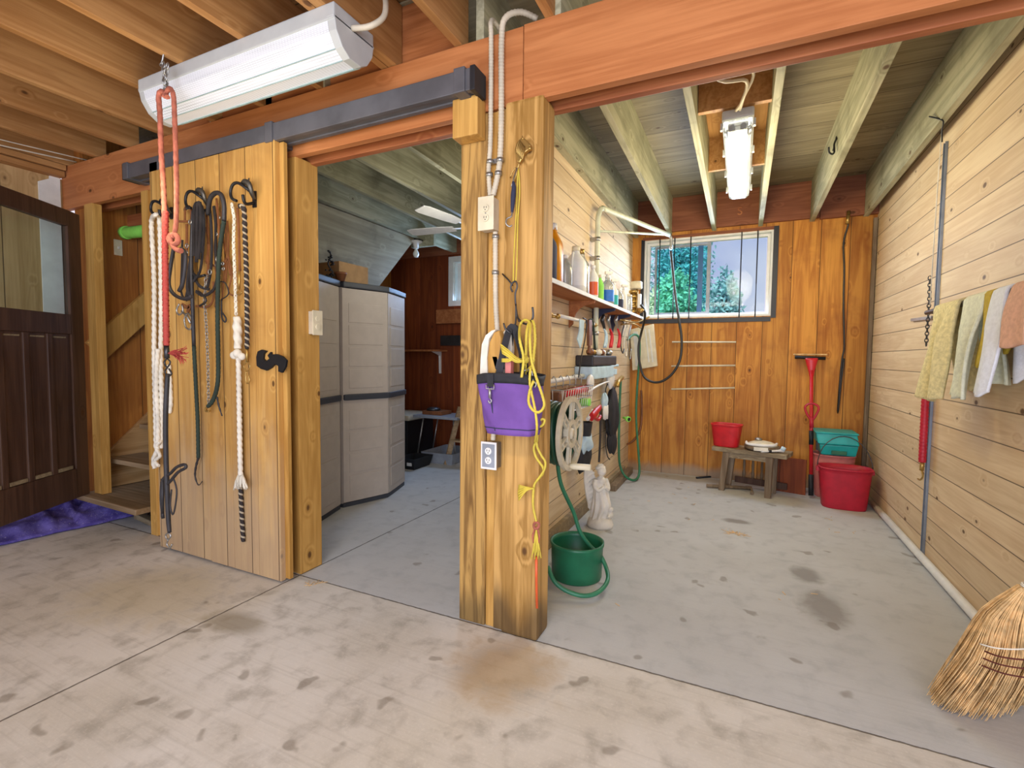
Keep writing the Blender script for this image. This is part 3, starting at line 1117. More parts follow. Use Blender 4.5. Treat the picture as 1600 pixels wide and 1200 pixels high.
b = MB().tube([(cx - .01, 3.08, 2.65), (cx + .02, 2.95, 2.63), (cx + .04, 2.80, 2.66), (cx - .08, 2.70, 2.64), (cx - .2, 2.55, 2.72), (cx - .26, 2.40, 2.78)], .009, 8, res=5)
b.tube([(cx + .01, 3.08, 2.65), (cx + .03, 2.92, 2.64), (cx + .07, 2.78, 2.69), (cx - .05, 2.62, 2.69), (cx - .22, 2.50, 2.76)], .008, 8, res=5)
b.build('power_cable', 'cabl', L2)
# boards the stall lamp is screwed to
trim(MB().box((-.278, 2.70, 2.70), (.103, 2.74, 2.95)), 'block')
trim(MB().box((-.278, 3.10, 2.685), (.103, 3.135, 2.95)), 'joist')
trim(MB().box((-.278, 3.10, 2.93), (.103, 4.1, 2.948)), 'joist')
trim(MB().box((-.278, 4.07, 2.685), (.103, 4.1, 2.93)), 'joist')

# ---- sliding door track
TR = thing('door_track', 'dark grey metal box track fixed along the beam', 'track', (-2.3, 1.86, 2.36))
MB().prism([(1.815, 2.455), (1.905, 2.455), (1.905, 2.365), (1.88, 2.365), (1.88, 2.372), (1.84, 2.372), (1.84, 2.365), (1.815, 2.365)], 'x', -3.60, -1.06).build('rail', 'track', TR, bevel=.004)
for x in (-3.60, -2.28, -1.12):
    b = MB().box((x - .02, 1.806, 2.36), (x + .035, YF - .001, 2.463))
    b.build('track_bracket', 'track', TR, bevel=.005)
    b = MB()
    for q in (0, .022):
        b.tube([(x + q, 1.90, 2.46), (x + q, 1.90, 2.478)], .008, 6)
    b.build('bolt', 'metal', TR)
for x in (-3.62, -1.05):
    MB().box((x - .012, 1.81, 2.36), (x + .012, 1.91, 2.46)).build('end_stop', 'black', TR, bevel=.003)


# ---- armoured conduits and outlets on the post
def clampring(x, y, z, r=.014):
    return MB().tube([(x, y, z - .008), (x, y, z + .008)], r, 10)


CD = thing('conduit', 'two armoured cables coming over the beam into the upper outlet', 'conduit', (-1.0, 1.92, 1.95))
zb = 1.96
b = MB().tube([(-1.03, 2.10, 2.70), (-1.03, 1.98, 2.72), (-1.025, 1.925, 2.69), (-1.02, 1.92, 2.60), (-1.02, 1.92, 2.2), (-1.028, 1.92, 2.07), (-1.02, 1.92, 1.955)], .0105, 8, res=4, rib=75)
b.build('armoured_cable', 'cabl', CD)
b = MB().tube([(-.84, 2.0, 2.70), (-.90, 1.96, 2.72), (-.955, 1.925, 2.69), (-.97, 1.92, 2.60), (-.968, 1.92, 2.3), (-.972, 1.92, 2.12), (-.985, 1.92, 2.03), (-1.005, 1.92, 1.955)], .0125, 8, res=4, rib=70)
b.build('armoured_cable', 'cabl', CD)
for x, z in ((-1.021, 2.10), (-.972, 2.10), (-1.024, 2.045), (-.98, 2.045)):
    clampring(x, 1.92, z, .016).build('cable_clamp', 'metal', CD)
b = MB().box((-1.03, 1.93, 2.095), (-.975, 1.94, 2.115))
b.build('strap', 'metal', CD)
CE = thing('conduit', 'armoured cable running down the post between the two outlets', 'conduit', (-.99, 1.92, .88))
b = MB().tube([(-.99, 1.915, 1.795), (-.987, 1.918, 1.5), (-.975, 1.915, 1.35), (-.972, 1.915, 1.2), (-.985, 1.918, 1.0), (-.995, 1.918, .88)], .0115, 8, res=5, rib=75)
b.build('armoured_cable', 'cabl', CE)
for z in (1.775, 1.62):
    clampring(-.989, 1.917, z, .016).build('cable_clamp', 'metal', CE)


def outlet(name, label, x0, x1, z0, z1, pm, rm, boxm, y=1.89):
    o = thing(name, label, 'outlet', ((x0 + x1) / 2, YF, z0))
    MB().box((x0 + .004, y + .004, z0 + .004), (x1 - .004, YF + .01, z1 - .004)).build('outlet_box', boxm, o, bevel=.004)
    MB().box((x0, y - .003, z0), (x1, y + .003, z1)).build('faceplate', pm, o, bevel=.004)
    cx_, cz = (x0 + x1) / 2, (z0 + z1) / 2
    for s_ in (-.021, .021):
        MB().lathe([(.0155, y - .007), (.0165, y - .003)], (cx_, 0, cz + s_), 'y', 20).build('socket', rm, o)
        q = MB()
        q.box((cx_ - .007, y - .0078, cz + s_ - .001), (cx_ - .0045, y - .006, cz + s_ + .008))
        q.box((cx_ + .0045, y - .0078, cz + s_ - .001), (cx_ + .007, y - .006, cz + s_ + .007))
        q.lathe([(.0025, y - .0078), (.0025, y - .006)], (cx_, 0, cz + s_ - .007), 'y', 8)
        q.build('socket_slot', 'black', o)
    MB().lathe([(.003, y - .005), (.003, y - .002)], (cx_, 0, cz), 'y', 10).build('screw', 'metal', o)
    return o


outlet('wall_outlet', 'upper cream double outlet box on the post under the cables', -1.063, -.985, 1.80, 1.945, 'cream', 'cream', 'cabl')
outlet('wall_outlet', 'lower grey and white double outlet on the post below the purple bag', -1.040, -.962, .752, .875, 'whitep', 'whitep', 'metal')
q = MB().box((-1.032, 1.886, .762), (-.970, 1.8885, .866))
bpy.data.objects[[o.name for o in bpy.data.objects if o.name.startswith('wall_outlet')][-1]]
q.build('inner_plate', 'greyp', [o for o in bpy.data.objects if o.name.startswith('wall_outlet')][-1])
o3 = thing('wall_outlet', 'grey outlet box on the jamb behind the sliding door', 'outlet', (-2.21, 2.06, 1.40))
MB().box((-2.235, 2.02, 1.37), (-2.20, 2.08, 1.50)).build('outlet_box', 'cabl', o3, bevel=.003)
MB().box((-2.20, 2.015, 1.365), (-2.194, 2.085, 1.505)).build('faceplate', 'cream', o3, bevel=.002)
for z in (1.412, 1.458):
    MB().lathe([(.016, -2.195), (.016, -2.189)], (0, 2.05, z), 'x', 16).build('socket', 'cream', o3)

# ---- brass horse head hook with a dark handled hoof pick
hc = PY(815, 235, 1.90)
HH = thing('horse_head_hook', 'gilded horse head hook screwed high on the post', 'hook', (hc.x, 1.93, hc.z - .1))
b = MB()
k = 1 / 340.0


def hp(px, py, y=1.905): return PY(px, py, y)


head = [(808, 252), (804, 236), (807, 224), (815, 215), (822, 218), (829, 226), (830, 233), (824, 236), (819, 240), (815, 250), (812, 256)]
b.prism([(hp(x, y).x, hp(x, y).z) for x, y in head], 'y', 1.902, 1.922)
b.build('horse_head', 'gold', HH, bevel=.005)
b = MB()
for i in range(6):
    b.tube([hp(812 + i * 1.5, 219 + i * 2.0, 1.90), hp(808 + i * 2, 229 + i * 2.2, 1.896), hp(808 + i * 1.6, 240 + i * 2, 1.90)], .0032, 6, res=3)
b.tube([hp(816, 212, 1.905), hp(817, 218, 1.90)], [.001, .004], 6)
b.ball(hp(828, 232, 1.90), .008, 8)
b.build('mane', 'gold', HH)
b = MB().tube([hp(812, 254), hp(808, 265), hp(806, 275), hp(804, 285, 1.92)], .004, 8, res=3)
b.tube([hp(806, 262), hp(801, 268), hp(798, 276), hp(797, 277, 1.925)], .003, 6, res=3)
b.build('hook', 'gold', HH)
b = MB().tube([hp(808, 262, 1.90), hp(801, 285, 1.895), hp(799, 292, 1.892)], .003, 6)
b2_ = MB().tube([hp(800, 330, 1.885), hp(799, 338, 1.88), hp(792, 342, 1.87), hp(791, 350, 1.865), hp(796, 354, 1.87), hp(800, 352, 1.875)], .0035, 8, res=4)
HP = thing('hoof_pick', 'hoof pick with dark grey handle hanging from the horse head hook', 'tool', hp(800, 354, 1.87))
b.build('steel_rod', 'metal', HP)
b2_.build('pick_hook', 'metal', HP)
MB().tube([hp(802, 284, 1.893), hp(803, 292, 1.89), hp(802, 305, 1.888), hp(801, 320, 1.887), hp(800, 333, 1.886)], [.005, .009, .011, .009, .005], 10, res=3).build('handle', 'greyp', HP).active_material = M_['navy']

# ---- yellow cord from the horse head down to the steel S hook
b = MB()
b.tube([hp(809, 262, 1.91), hp(808, 300, 1.915), hp(806, 345, 1.915), hp(803, 400, 1.91), hp(802, 440, 1.90)], .003, 6, res=5)
b.tube([hp(810, 262, 1.91), hp(812, 300, 1.917), hp(809, 345, 1.915), hp(808, 400, 1.91), hp(806, 440, 1.90)], .003, 6, res=5)
one('cord', b, 'yrope', 'thin yellow cord hanging from the horse head hook down to the steel hook', 'cord')
SH = thing('tack_hook', 'steel three-armed hook on the post holding bag and ropes', 'hook', hp(808, 520, 1.9))
b = MB()
b.tube([hp(785, 428, 1.925), hp(795, 438, 1.91), hp(801, 446, 1.90)], .0035, 6)
b.tube([hp(801, 456, 1.89), hp(798, 449, 1.89), hp(801, 442, 1.89), hp(806, 440, 1.89), hp(808, 448, 1.89), hp(805, 460, 1.89), hp(806, 478, 1.89), hp(808, 492, 1.885), hp(811, 502, 1.87)], .004, 8, res=4)
b.tube([hp(806, 475, 1.89), hp(806, 500, 1.88), hp(803, 515, 1.86), hp(798, 520, 1.83), hp(790, 514, 1.82), hp(787, 505, 1.82)], .004, 8, res=4)
b.tube([hp(809, 497, 1.88), hp(816, 504, 1.85), hp(825, 506, 1.83), hp(832, 498, 1.82), hp(833, 490, 1.82), hp(832, 480, 1.82)], .0045, 8, res=4)
b.build('hook_arm', 'dmetal', SH)

# ---- purple grooming bag
YG = 1.80
BG = thing('grooming_bag', 'purple canvas grooming bag hanging on the wooden post', 'bag', PY(795, 683, YG))
w0, w1 = PY(741, 592, 1.74), PY(836, 590, 1.74)
cxg = (w0.x + w1.x) / 2 - .008


def bagp(u, t, off=0.0, z0=None):
    """u around 0..1, t height 0..1"""
    zt = PY(790, 590, 1.74).z
    zb_ = PY(790, 680, 1.76).z
    a = 2 * PI * u
    wx = .136 - .016 * (1 - t) - .014 * (1 - t) ** 4
    wy = .080 - .018 * (1 - t)
    ca, sa = math.cos(a), math.sin(a)
    ca = math.copysign(abs(ca) ** .62, ca)
    sa = math.copysign(abs(sa) ** .62, sa)
    sag = .004 * math.sin(a * 3 + t * 5) * t + .003 * math.sin(a * 7 + t * 9)
    z = zb_ + (zt - zb_) * t - .006 * math.cos(a * 2) * t
    return Vector((cxg + (wx + off + sag) * ca + .012 * (1 - t), 1.825 + (wy + off + sag) * sa, z))


b = MB()
b.grid(lambda u, t: bagp(u, t), 56, 16)
b.grid(lambda u, t: bagp(u, 0) * t + Vector((cxg + .012, 1.825, bagp(u, 0).z - .004)) * (1 - t), 56, 3)
b.build('bag_body', 'purple', BG, solid=.003)
b = MB()
b.grid(lambda u, t: bagp(u, .88 + .17 * t, .003), 56, 3)
b.build('rim_binding', 'dfab', BG, solid=.004)
b = MB()
for uu in (.705,):
    b.strap([bagp(uu, .06, .002), bagp(uu, .5, .004), bagp(uu, .88, .004)], .004, .002, (0, -1, 0))
b.grid(lambda u, t: bagp(u, .10 + .015 * t, .003), 56, 1)
b.build('seam', 'navy', BG, solid=.001)
b = MB()
tp = bagp(.72, .98, .008)
b.box((tp.x - .014, tp.y - .003, tp.z - .04), (tp.x + .014, tp.y + .004, tp.z + .012))
b.build('strap_tab', 'dfab', BG)
b = MB().tube([(tp.x - .018, tp.y - .004, tp.z - .03), (tp.x - .018, tp.y - .004, tp.z - .048), (tp.x + .018, tp.y - .004, tp.z - .048), (tp.x + .018, tp.y - .004, tp.z - .03)], .0028, 6)
b.tube([(tp.x, tp.y - .005, tp.z - .048), (tp.x, tp.y - .005, tp.z - .085)], .006, 8)
b.tube([(tp.x, tp.y - .005, tp.z - .085), (tp.x + .008, tp.y - .006, tp.z - .096), (tp.x, tp.y - .006, tp.z - .106), (tp.x - .006, tp.y - .006, tp.z - .095)], .003, 6, res=3)
b.build('snap_hook', 'metal', BG)
hk = hp(800, 516, 1.84)
b = MB()
b.strap([(cxg - .03, 1.77, tp.z), (cxg - .02, 1.79, tp.z + .10), hk + Vector((-.008, -.01, 0)), hk + Vector((.012, .0, .004)), (cxg + .04, 1.85, tp.z + .09), (cxg + .05, 1.88, tp.z)], .028, .004, (.25, -1, 0))
b.strap([(cxg - .04, 1.86, tp.z), (cxg - .025, 1.86, tp.z + .1), hk + Vector((-.004, .012, .0)), hk + Vector((.02, .004, 0)), (cxg + .065, 1.79, tp.z + .07), (cxg + .075, 1.77, tp.z)], .026, .004, (-.25, -1, 0))
b.build('handle', 'dfab', BG)
# brushes and bits in the bag
BR = thing('body_brush', 'oval wooden brush with pale bristles standing in the purple bag', 'brush', PY(765, 590, 1.80))
c0 = PY(770, 545, 1.81)
b = MB()
o_ = [(PY(x, y, 1.81).x, PY(x, y, 1.81).z) for x, y in [(766, 585), (765, 560), (768, 535), (775, 520), (783, 516), (786, 530), (784, 555), (777, 585)]]
b.prism(o_, 'y', 1.79, 1.83)
b.build('wooden_back', 'jamb', BR, bevel=.006)
b = MB()
o_ = [(PY(x, y, 1.81).x, PY(x, y, 1.81).z) for x, y in [(754, 588), (755, 560), (757, 538), (763, 524), (772, 517), (779, 515), (768, 530), (765, 560), (766, 588)]]
b.prism(o_, 'y', 1.785, 1.835)
b.build('bristles', 'ropew', BR, bevel=.003)
b = MB()
o_ = [(PY(x, y, 1.84).x, PY(x, y, 1.84).z) for x, y in [(774, 588), (776, 545), (780, 525), (789, 514), (797, 518), (799, 545), (796, 588)]]
b.prism(o_, 'y', 1.845, 1.875)
one('paddle_brush', b, 'ropew', 'flat pale wooden brush standing behind the handles of the purple bag', 'brush', bevel=.006)
b = MB().box(PY(766, 577, 1.80) + Vector((0, -.01, 0)), PY(781, 556, 1.83))
b.xf(lambda v: v + Vector(((v.z - c0.z) * -.3, 0, 0)))
one('curry_comb', b, 'dmetal', 'dark square comb poking out of the purple bag beside the brush', 'comb', bevel=.004)
b = MB().box(PY(789, 585, 1.78), PY(803, 564, 1.81))
one('rasp', b, 'orange', 'small orange red block sticking out of the purple bag', 'grooming tool', bevel=.003).active_material = M_['pink']

# ---- yellow ropes on the post
YR = thing('lead_rope', 'coiled yellow lead rope hanging from the post hook beside the purple bag', 'rope', PY(835, 835, 1.9))


def rp(L, y=1.80): return [hp(p[0], p[1], p[2] if len(p) > 2 else y) for p in L]


b = MB()
b.tube(rp([(815, 590), (818, 560), (812, 530), (813, 508, 1.83), (820, 500, 1.82), (828, 505, 1.80), (828, 530), (830, 560), (838, 590, 1.72), (848, 620, 1.72), (850, 635), (842, 644), (832, 640), (826, 628), (828, 610), (834, 595)], 1.725), .0052, 8, res=5, lobes=3, twist=70, lob=.4)
b.tube(rp([(820, 590), (822, 550), (823, 520), (828, 502, 1.83), (834, 505, 1.81), (836, 530), (834, 555), (832, 570), (822, 580)], 1.785), .0055, 8, res=5, lobes=3, twist=70, lob=.4)
b.tube(rp([(829, 575), (828, 600), (836, 640), (839, 670, 1.73), (836, 690, 1.84)], 1.73), .0048, 8, res=5, lobes=3, twist=45)
b.build('rope_loop', 'yrope', YR)
b = MB()
for i in range(9):
    t = i / 8
    b.tube(rp([(820, 565), (806, 558 + 8 * t), (795, 548 + 10 * t), (782 + 3 * t, 538 + 14 * t)], 1.765 + .01 * math.sin(i * 2)), .003, 6, res=3)
for i in range(3):
    b.tube(rp([(820, 563), (806, 560), (795, 561 + 2 * i), (784, 561 + i * 2)], 1.76), .0025, 6, res=3)
b.ball(hp(821, 562, 1.77), .016, 10)
b.build('tassel', 'yrope', YR)
b = MB()
b.tube(rp([(838, 690), (834, 700), (838, 715), (848, 730), (848, 740), (838, 752), (834, 762), (833, 790), (838, 815)], 1.895), .0052, 8, res=5, lobes=3, twist=45)
b.tube(rp([(834, 665, 1.85), (838, 690), (840, 700), (846, 712), (852, 722), (850, 735), (838, 752)], 1.885), .005, 8, res=5, lobes=3, twist=45)
b.tube(rp([(840, 668, 1.84), (848, 664, 1.83), (851, 657, 1.83), (847, 655, 1.83), (841, 662, 1.84), (839, 690, 1.87)], 1.85), .005, 8, res=5)
b.build('rope_tail', 'yrope', YR)
b = MB()
for i in range(11):
    t = i / 10
    b.tube(rp([(834, 763), (822, 761 + 6 * t), (809 + 3 * abs(t - .5), 758 + 24 * t)], 1.885 + .006 * math.sin(i * 3)), .003, 6, res=3)
b.build('frayed_end', 'yrope', YR)
b = MB()
for i in range(10):
    t = i / 9 - .5
    b.tube(rp([(838, 826), (838 + 6 * t, 845), (838 + 15 * t, 868 + 6 * math.cos(i * 2))], 1.90 + .005 * math.sin(i * 2.3)), .0028, 6, res=3)
b.build('frayed_end', 'yrope', YR)
b = MB()
b.tube(rp([(838, 815), (834, 820), (836, 826), (841, 824), (842, 818), (838, 816)], 1.895), .006, 8, res=3)
b.tube(rp([(836, 826), (832, 838), (834, 848)], 1.90), .004, 6)
b.tube(rp([(840, 826), (843, 838), (841, 850)], 1.90), .004, 6)
b.build('knot', 'ropep', YR)
b = MB()
b.tube(rp([(822, 578), (816, 582), (818, 590), (826, 592), (832, 588), (830, 580), (824, 577)], 1.77), .0035, 6, res=3)
b.tube(rp([(830, 585), (833, 595), (838, 600), (835, 606)], 1.77), .004, 6, res=3)
b.build('snap_hook', 'metal', YR)
b = MB().tube(rp([(838, 870), (838, 900), (839, 950)], 1.915), .006, 8)
one('cord', b, M_['orange'], 'faded orange strap hanging down the foot of the post below the yellow rope', 'strap')

# ---- chain and faded red cross tie hanging from the joist
YC = 1.43
CH = thing('hanging_chain', 'short steel chain hooked to the joist left of the long lamp', 'chain', PY(258, 140, YC))


def chain(b, pts, link, r):
    P = [Vector(p) for p in pts]
    dist = [0]
    for i in range(1, len(P)):
        dist.append(dist[-1] + (P[i] - P[i - 1]).length)
    n = max(2, int(dist[-1] / (link * .72)))
    for k in range(n):
        s_ = dist[-1] * (k + .5) / n
        i = max(j for j in range(len(P) - 1) if dist[j] <= s_)
        t = (s_ - dist[i]) / max(1e-6, dist[i + 1] - dist[i])
        c = P[i].lerp(P[i + 1], t)
        d = (P[i + 1] - P[i]).normalized()
        q = d.cross(Vector((0, 1, 0))).normalized()
        if k % 2:
            q = d.cross(q).normalized()
        ring = []
        for j in range(8):
            a = 2 * PI * j / 8
            ring.append(c + d * (math.cos(a) * link / 2) + q * (math.sin(a) * link * .30))
        b.tube(ring, r, 6, closed=True)
    return b


b = MB()
chain(b, [PY(255, 97, YC), PY(257, 118, YC), PY(258, 142, YC)], .032, .0035)
chain(b, [PY(262, 99, YC), PY(259, 118, YC), PY(260, 142, YC)], .030, .0032)
b.build('chain_links', 'metal', CH)
b = MB().tube([(-2.49, YC, 2.66), PY(253, 97, YC), PY(250, 101, YC), PY(254, 106, YC)], .004, 8, res=3)
b.build('screw_eye', 'metal', CH)
CT = thing('cross_tie', 'faded red cross tie rope hanging in two strands from the chain', 'rope', PY(262, 548, YC))
r_ = lambda L, y=YC: [PY(p[0], p[1], p[2] if len(p) > 2 else y) for p in L]
b = MB()
b.tube(r_([(262, 152), (254, 143), (248, 150), (250, 180), (252, 240), (256, 300), (258, 400), (260, 540)]), .011, 10, res=4, lobes=4, twist=25, lob=.2)
b.tube(r_([(256, 152), (265, 138), (271, 150), (273, 190), (275, 250), (276, 300), (275, 350), (271, 372)]), .010, 10, res=4, lobes=4, twist=25, lob=.2)
b.tube(r_([(268, 366), (264, 374), (270, 382), (278, 378), (276, 368), (268, 368), (268, 380), (276, 390), (283, 392)], YC), .012, 10, res=4)
b.build('rope_strand', 'ropep', CT)
b = MB().tube(r_([(259, 330), (258, 400), (260, 540)], YC - .004), .0125, 10, res=4, lobes=4, twist=40, lob=.35)
b.build('rope_sleeve', 'redhair', CT)
b = MB()
b.tube(r_([(260, 540), (261, 560)]), .012, 8)
b.tube(r_([(261, 560), (257, 566), (261, 574), (266, 566), (261, 560)]), .004, 6, res=3)
b.tube(r_([(262, 574), (258, 580), (262, 588), (268, 584), (264, 576)]), .004, 6, res=3)
b.build('snap_hook', 'dmetal', CT)
b = MB()
for i in range(46):
    a_ = random.uniform(-.5, .7)
    L_ = random.uniform(14, 34)
    b.tube(r_([(262, 552), (262 + L_ * .5, 552 + a_ * 6 + jit(3), YC - .02), (262 + L_ * math.cos(a_), 554 + L_ * .7 * math.sin(a_) + jit(4), YC - .03 + jit(.02))]), .0016, 4, res=2)
b.build('frayed_end', 'redhair', CT)
LD = thing('lead_strap', 'long dark lead strap clipped under the red cross tie', 'strap', PY(262, 850, YC))
b = MB().tube(r_([(262, 584), (259, 640), (259, 700), (261, 760), (263, 810), (265, 832)]), [.010, .0115, .0115, .0115, .011, .009], 10, res=4)
b.build('rubber_sleeve', 'leather', LD)
b = MB()
b.tube(r_([(255, 810), (252, 780), (253, 755), (258, 745), (266, 740), (276, 730), (288, 726), (290, 731), (278, 738), (268, 750), (262, 756)]), .0075, 8, res=4)
b.tube(r_([(270, 745), (276, 765), (274, 790), (270, 804), (266, 790), (268, 765)]), .004, 6, res=4)
b.tube(r_([(254, 748), (254, 808)]), .008, 8)
b.build('strap_loop', 'leather', LD)
b = MB()
b.tube(r_([(264, 832), (259, 836), (262, 843), (267, 838), (264, 832)]), .004, 6, res=3)
b.tube(r_([(263, 843), (261, 850), (266, 856), (269, 850)]), .004, 6, res=3)
b.build('snap_hook', 'metal', LD)
b = MB().tube(r_([(283, 388), (290, 400), (286, 440), (280, 455)], 1.5), .010, 8, res=4)
b.tube(r_([(272, 385), (266, 420), (264, 445), (272, 460), (288, 467), (300, 463)], 1.5), .009, 8, res=5)
one('rubber_tie', b, 'leather', 'black rubber tie looped under the orange knotted red rope', 'strap')

# ---- tack on the three door hooks (YD: just in front of the door face)
YD = 1.785
d_ = lambda L, y=YD: [PY(p[0], p[1], p[2] if len(p) > 2 else y) for p in L]
R1 = thing('cotton_rope', 'white twisted cotton rope doubled over the leftmost door hook', 'rope', d_([(245, 740)])[0])
b = MB()
b.tube(d_([(244, 700), (243, 640), (241, 560), (241, 440), (237, 360), (238, 342), (243, 336, 1.74), (249, 342), (251, 400), (252, 500), (251, 560), (253, 640), (252, 700)]), .0125, 10, res=5, lobes=3, twist=26)
b.build('rope_strand', 'ropew', R1)
b = MB()
b.tube(d_([(247, 545), (244, 600), (247, 660), (246, 700), (240, 718), (242, 732)], YD - .02), .0125, 10, res=5, lobes=3, twist=26)
b.tube(d_([(250, 690), (244, 700), (250, 712), (242, 720), (248, 728)], YD - .025), .010, 8, res=4, lobes=3, twist=26)
b.build('rope_end', 'ropew', R1)
R2 = thing('cotton_rope', 'short white rope bundle hanging behind the dark lead strap', 'rope', d_([(266, 640)])[0])
MB().tube(d_([(264, 570), (266, 600), (267, 630), (265, 645)], 1.80), .011, 8, res=4, lobes=3, twist=26).build('rope_strand', 'ropew', R2)

# left hook: halter pieces behind the red rope
b = MB()
b.strap(d_([(288, 330), (292, 324, 1.76), (300, 330), (302, 360), (300, 400), (296, 440), (290, 470)]), .022, .006)
b.strap(d_([(285, 375), (284, 420), (283, 455), (290, 468), (300, 466)]), .012, .006)
LT = thing('leather_halter', 'black and tan leather halter on the left of the middle door hook', 'halter', d_([(300, 470)])[0])
b.build('black_strap', 'leather', LT)
b = MB()
b.strap(d_([(289, 345, 1.77), (290, 326, 1.765), (297, 324, 1.765), (299, 345, 1.77)]), .012, .006)
b.strap(d_([(278, 346, 1.765), (298, 346, 1.765)]), .012, .005)
b.strap(d_([(292, 350, 1.775), (292, 380, 1.775), (291, 420, 1.775)]), .018, .006)
b.build('tan_strap', 'bleather', LT)
for p in ((297, 347), (292, 384), (291, 395)):
    c = PY(p[0], p[1], 1.755)
    MB().tube([c + Vector((.012 * math.cos(a), 0, .012 * math.sin(a))) for a in [2 * PI * k / 10 for k in range(10)]], .003, 6, closed=True).build('buckle', 'metal', LT)
BT = thing('bridle_bit', 'steel snaffle bit with tan keeper hanging low on the black halter', 'bit', d_([(300, 515)])[0])
b = MB()
b.tube(d_([(280, 475), (276, 485), (280, 492), (286, 486), (284, 476)], 1.76), .005, 8, res=3)
b.tube(d_([(292, 490), (288, 500), (291, 512), (298, 514), (300, 502), (296, 492)], 1.76), .005, 8, res=3, closed=True)
b.tube(d_([(284, 486), (292, 494), (298, 505)], 1.76), .006, 8)
b.build('snaffle', 'metal', BT)
MB().strap(d_([(284, 476), (292, 480), (297, 478), (293, 488)], 1.77), .022, .006).build('keeper', 'bleather', BT)

# middle hook: rubber reins folded, long green lead, chain
BK = thing('rubber_reins', 'black rubber reins folded in half over the middle door hook', 'reins', d_([(312, 400)])[0])
b = MB()
b.strap(d_([(303, 400, 1.76), (303, 350, 1.76), (304, 324, 1.745), (310, 318, 1.74), (316, 328, 1.75), (318, 360, 1.76), (314, 395, 1.76)]), .022, .008)
b.strap(d_([(307, 410, 1.752), (308, 360, 1.752), (309, 322, 1.738), (313, 320, 1.735), (314, 350, 1.75), (310, 405, 1.75)]), .020, .008)
b.strap(d_([(318, 330, 1.765), (319, 360, 1.765), (316, 400, 1.765), (312, 425, 1.765), (302, 440, 1.765)]), .014, .007)
b.build('rein', 'leather', BK)
GL = thing('lead_rope', 'long black lead with dark green lower half hanging from the middle hook', 'rope', d_([(312, 745)])[0])
b = MB().tube(d_([(302, 330), (300, 370), (299, 420), (301, 480), (303, 540)], 1.765), .0105, 10, res=4)
b.build('upper_lead', 'leather', GL)
b = MB().tube(d_([(303, 540), (306, 600), (309, 660), (310, 715)], 1.775), .0105, 10, res=4, lobes=3, twist=40, lob=.15)
b.build('lower_lead', 'ropegr', GL)
b = MB().tube(d_([(310, 715), (306, 730), (305, 745), (310, 758), (316, 752)], 1.785), [.007, .006, .005, .003, .002], 8, res=4, lobes=2, twist=30)
b.build('frayed_end', 'leather', GL)
GR = thing('lead_rope', 'padded black rope arched over the middle hook and ending in a brass snap', 'rope', d_([(325, 640)])[0])
b = MB().tube(d_([(325, 335, 1.77), (328, 312, 1.745), (336, 302, 1.74), (345, 304, 1.74), (350, 320, 1.745), (350, 345, 1.75)], 1.76), .0125, 10, res=5)
b.build('padded_end', 'leather', GR)
b = MB().tube(d_([(350, 345, 1.75), (344, 385), (341, 430), (340, 500), (341, 560), (340, 600), (333, 625), (325, 635)], 1.765), .0115, 10, res=5, lobes=3, twist=40, lob=.15)
b.build('rope_strand', 'ropegr', GR)
b = MB().tube(d_([(328, 632), (322, 638), (322, 642), (328, 642)], 1.765), .007, 8, res=3)
b.build('snap_hook', 'gold', GR)
b = MB().tube(d_([(339, 620), (342, 635), (347, 650)], 1.77), [.005, .005, .003], 8, lobes=2, twist=30)
b.build('frayed_end', 'leather', GR)
CN = thing('lead_chain', 'thin steel lead chain hanging between the two dark lead ropes', 'chain', d_([(325, 635)])[0])
b = MB()
chain(b, d_([(322, 430), (320, 470), (323, 520), (325, 570), (326, 632)], 1.78), .026, .0024)
b.build('chain_links', 'metal', CN)
b = MB()
b.strap(d_([(323, 335), (325, 375), (325, 420), (321, 440)], 1.785), .013, .005)
b.strap(d_([(306, 478), (320, 480), (330, 475), (334, 460), (333, 440)], 1.782), .012, .005)
b.build('leather_end', 'bleather', CN)
BD = thing('bridle', 'thin brown leather bridle straps tangled right of the padded black rope', 'bridle', d_([(352, 500)])[0])
for L in ([(340, 318), (339, 345), (338, 370), (340, 400)], [(352, 340), (353, 380), (350, 430), (347, 470)], [(357, 400), (362, 430), (357, 455), (364, 462)],
          [(336, 372), (335, 395), (338, 440), (336, 480)], [(346, 300 + 30), (350, 380), (354, 420), (352, 440)]):
    MB().strap(d_(L, 1.79), .009, .004).build('cheek_strap', 'bleather', BD)
b = MB()
b.tube(d_([(344, 440), (352, 442), (357, 455), (355, 462), (346, 468)], 1.785), .0035, 6, res=4)
b.tube(d_([(346, 468), (346, 490), (348, 500), (352, 503), (353, 497), (347, 488)], 1.785), .0045, 6, res=4)
b.build('rein_loop', 'leather', BD)
for p in ((342, 340), (338, 366), (348, 412), (349, 420), (338, 414), (325, 432)):
    c = PY(p[0], p[1], 1.775)
    MB().tube([c + Vector((.010 * math.cos(a), 0, .008 * math.sin(a))) for a in [2 * PI * k / 8 for k in range(8)]], .003, 6, closed=True).build('buckle', 'metal', BD)
b = MB().tube(d_([(310, 455), (316, 460), (322, 470), (312, 478)], 1.77), .006, 8, res=4)
b.tube(d_([(300, 425), (308, 432), (320, 430)], 1.77), .008, 8, res=4)
one('halter_ring', b, 'dmetal', 'dark steel halter fittings hanging between the black strap and the chain', 'halter fitting')

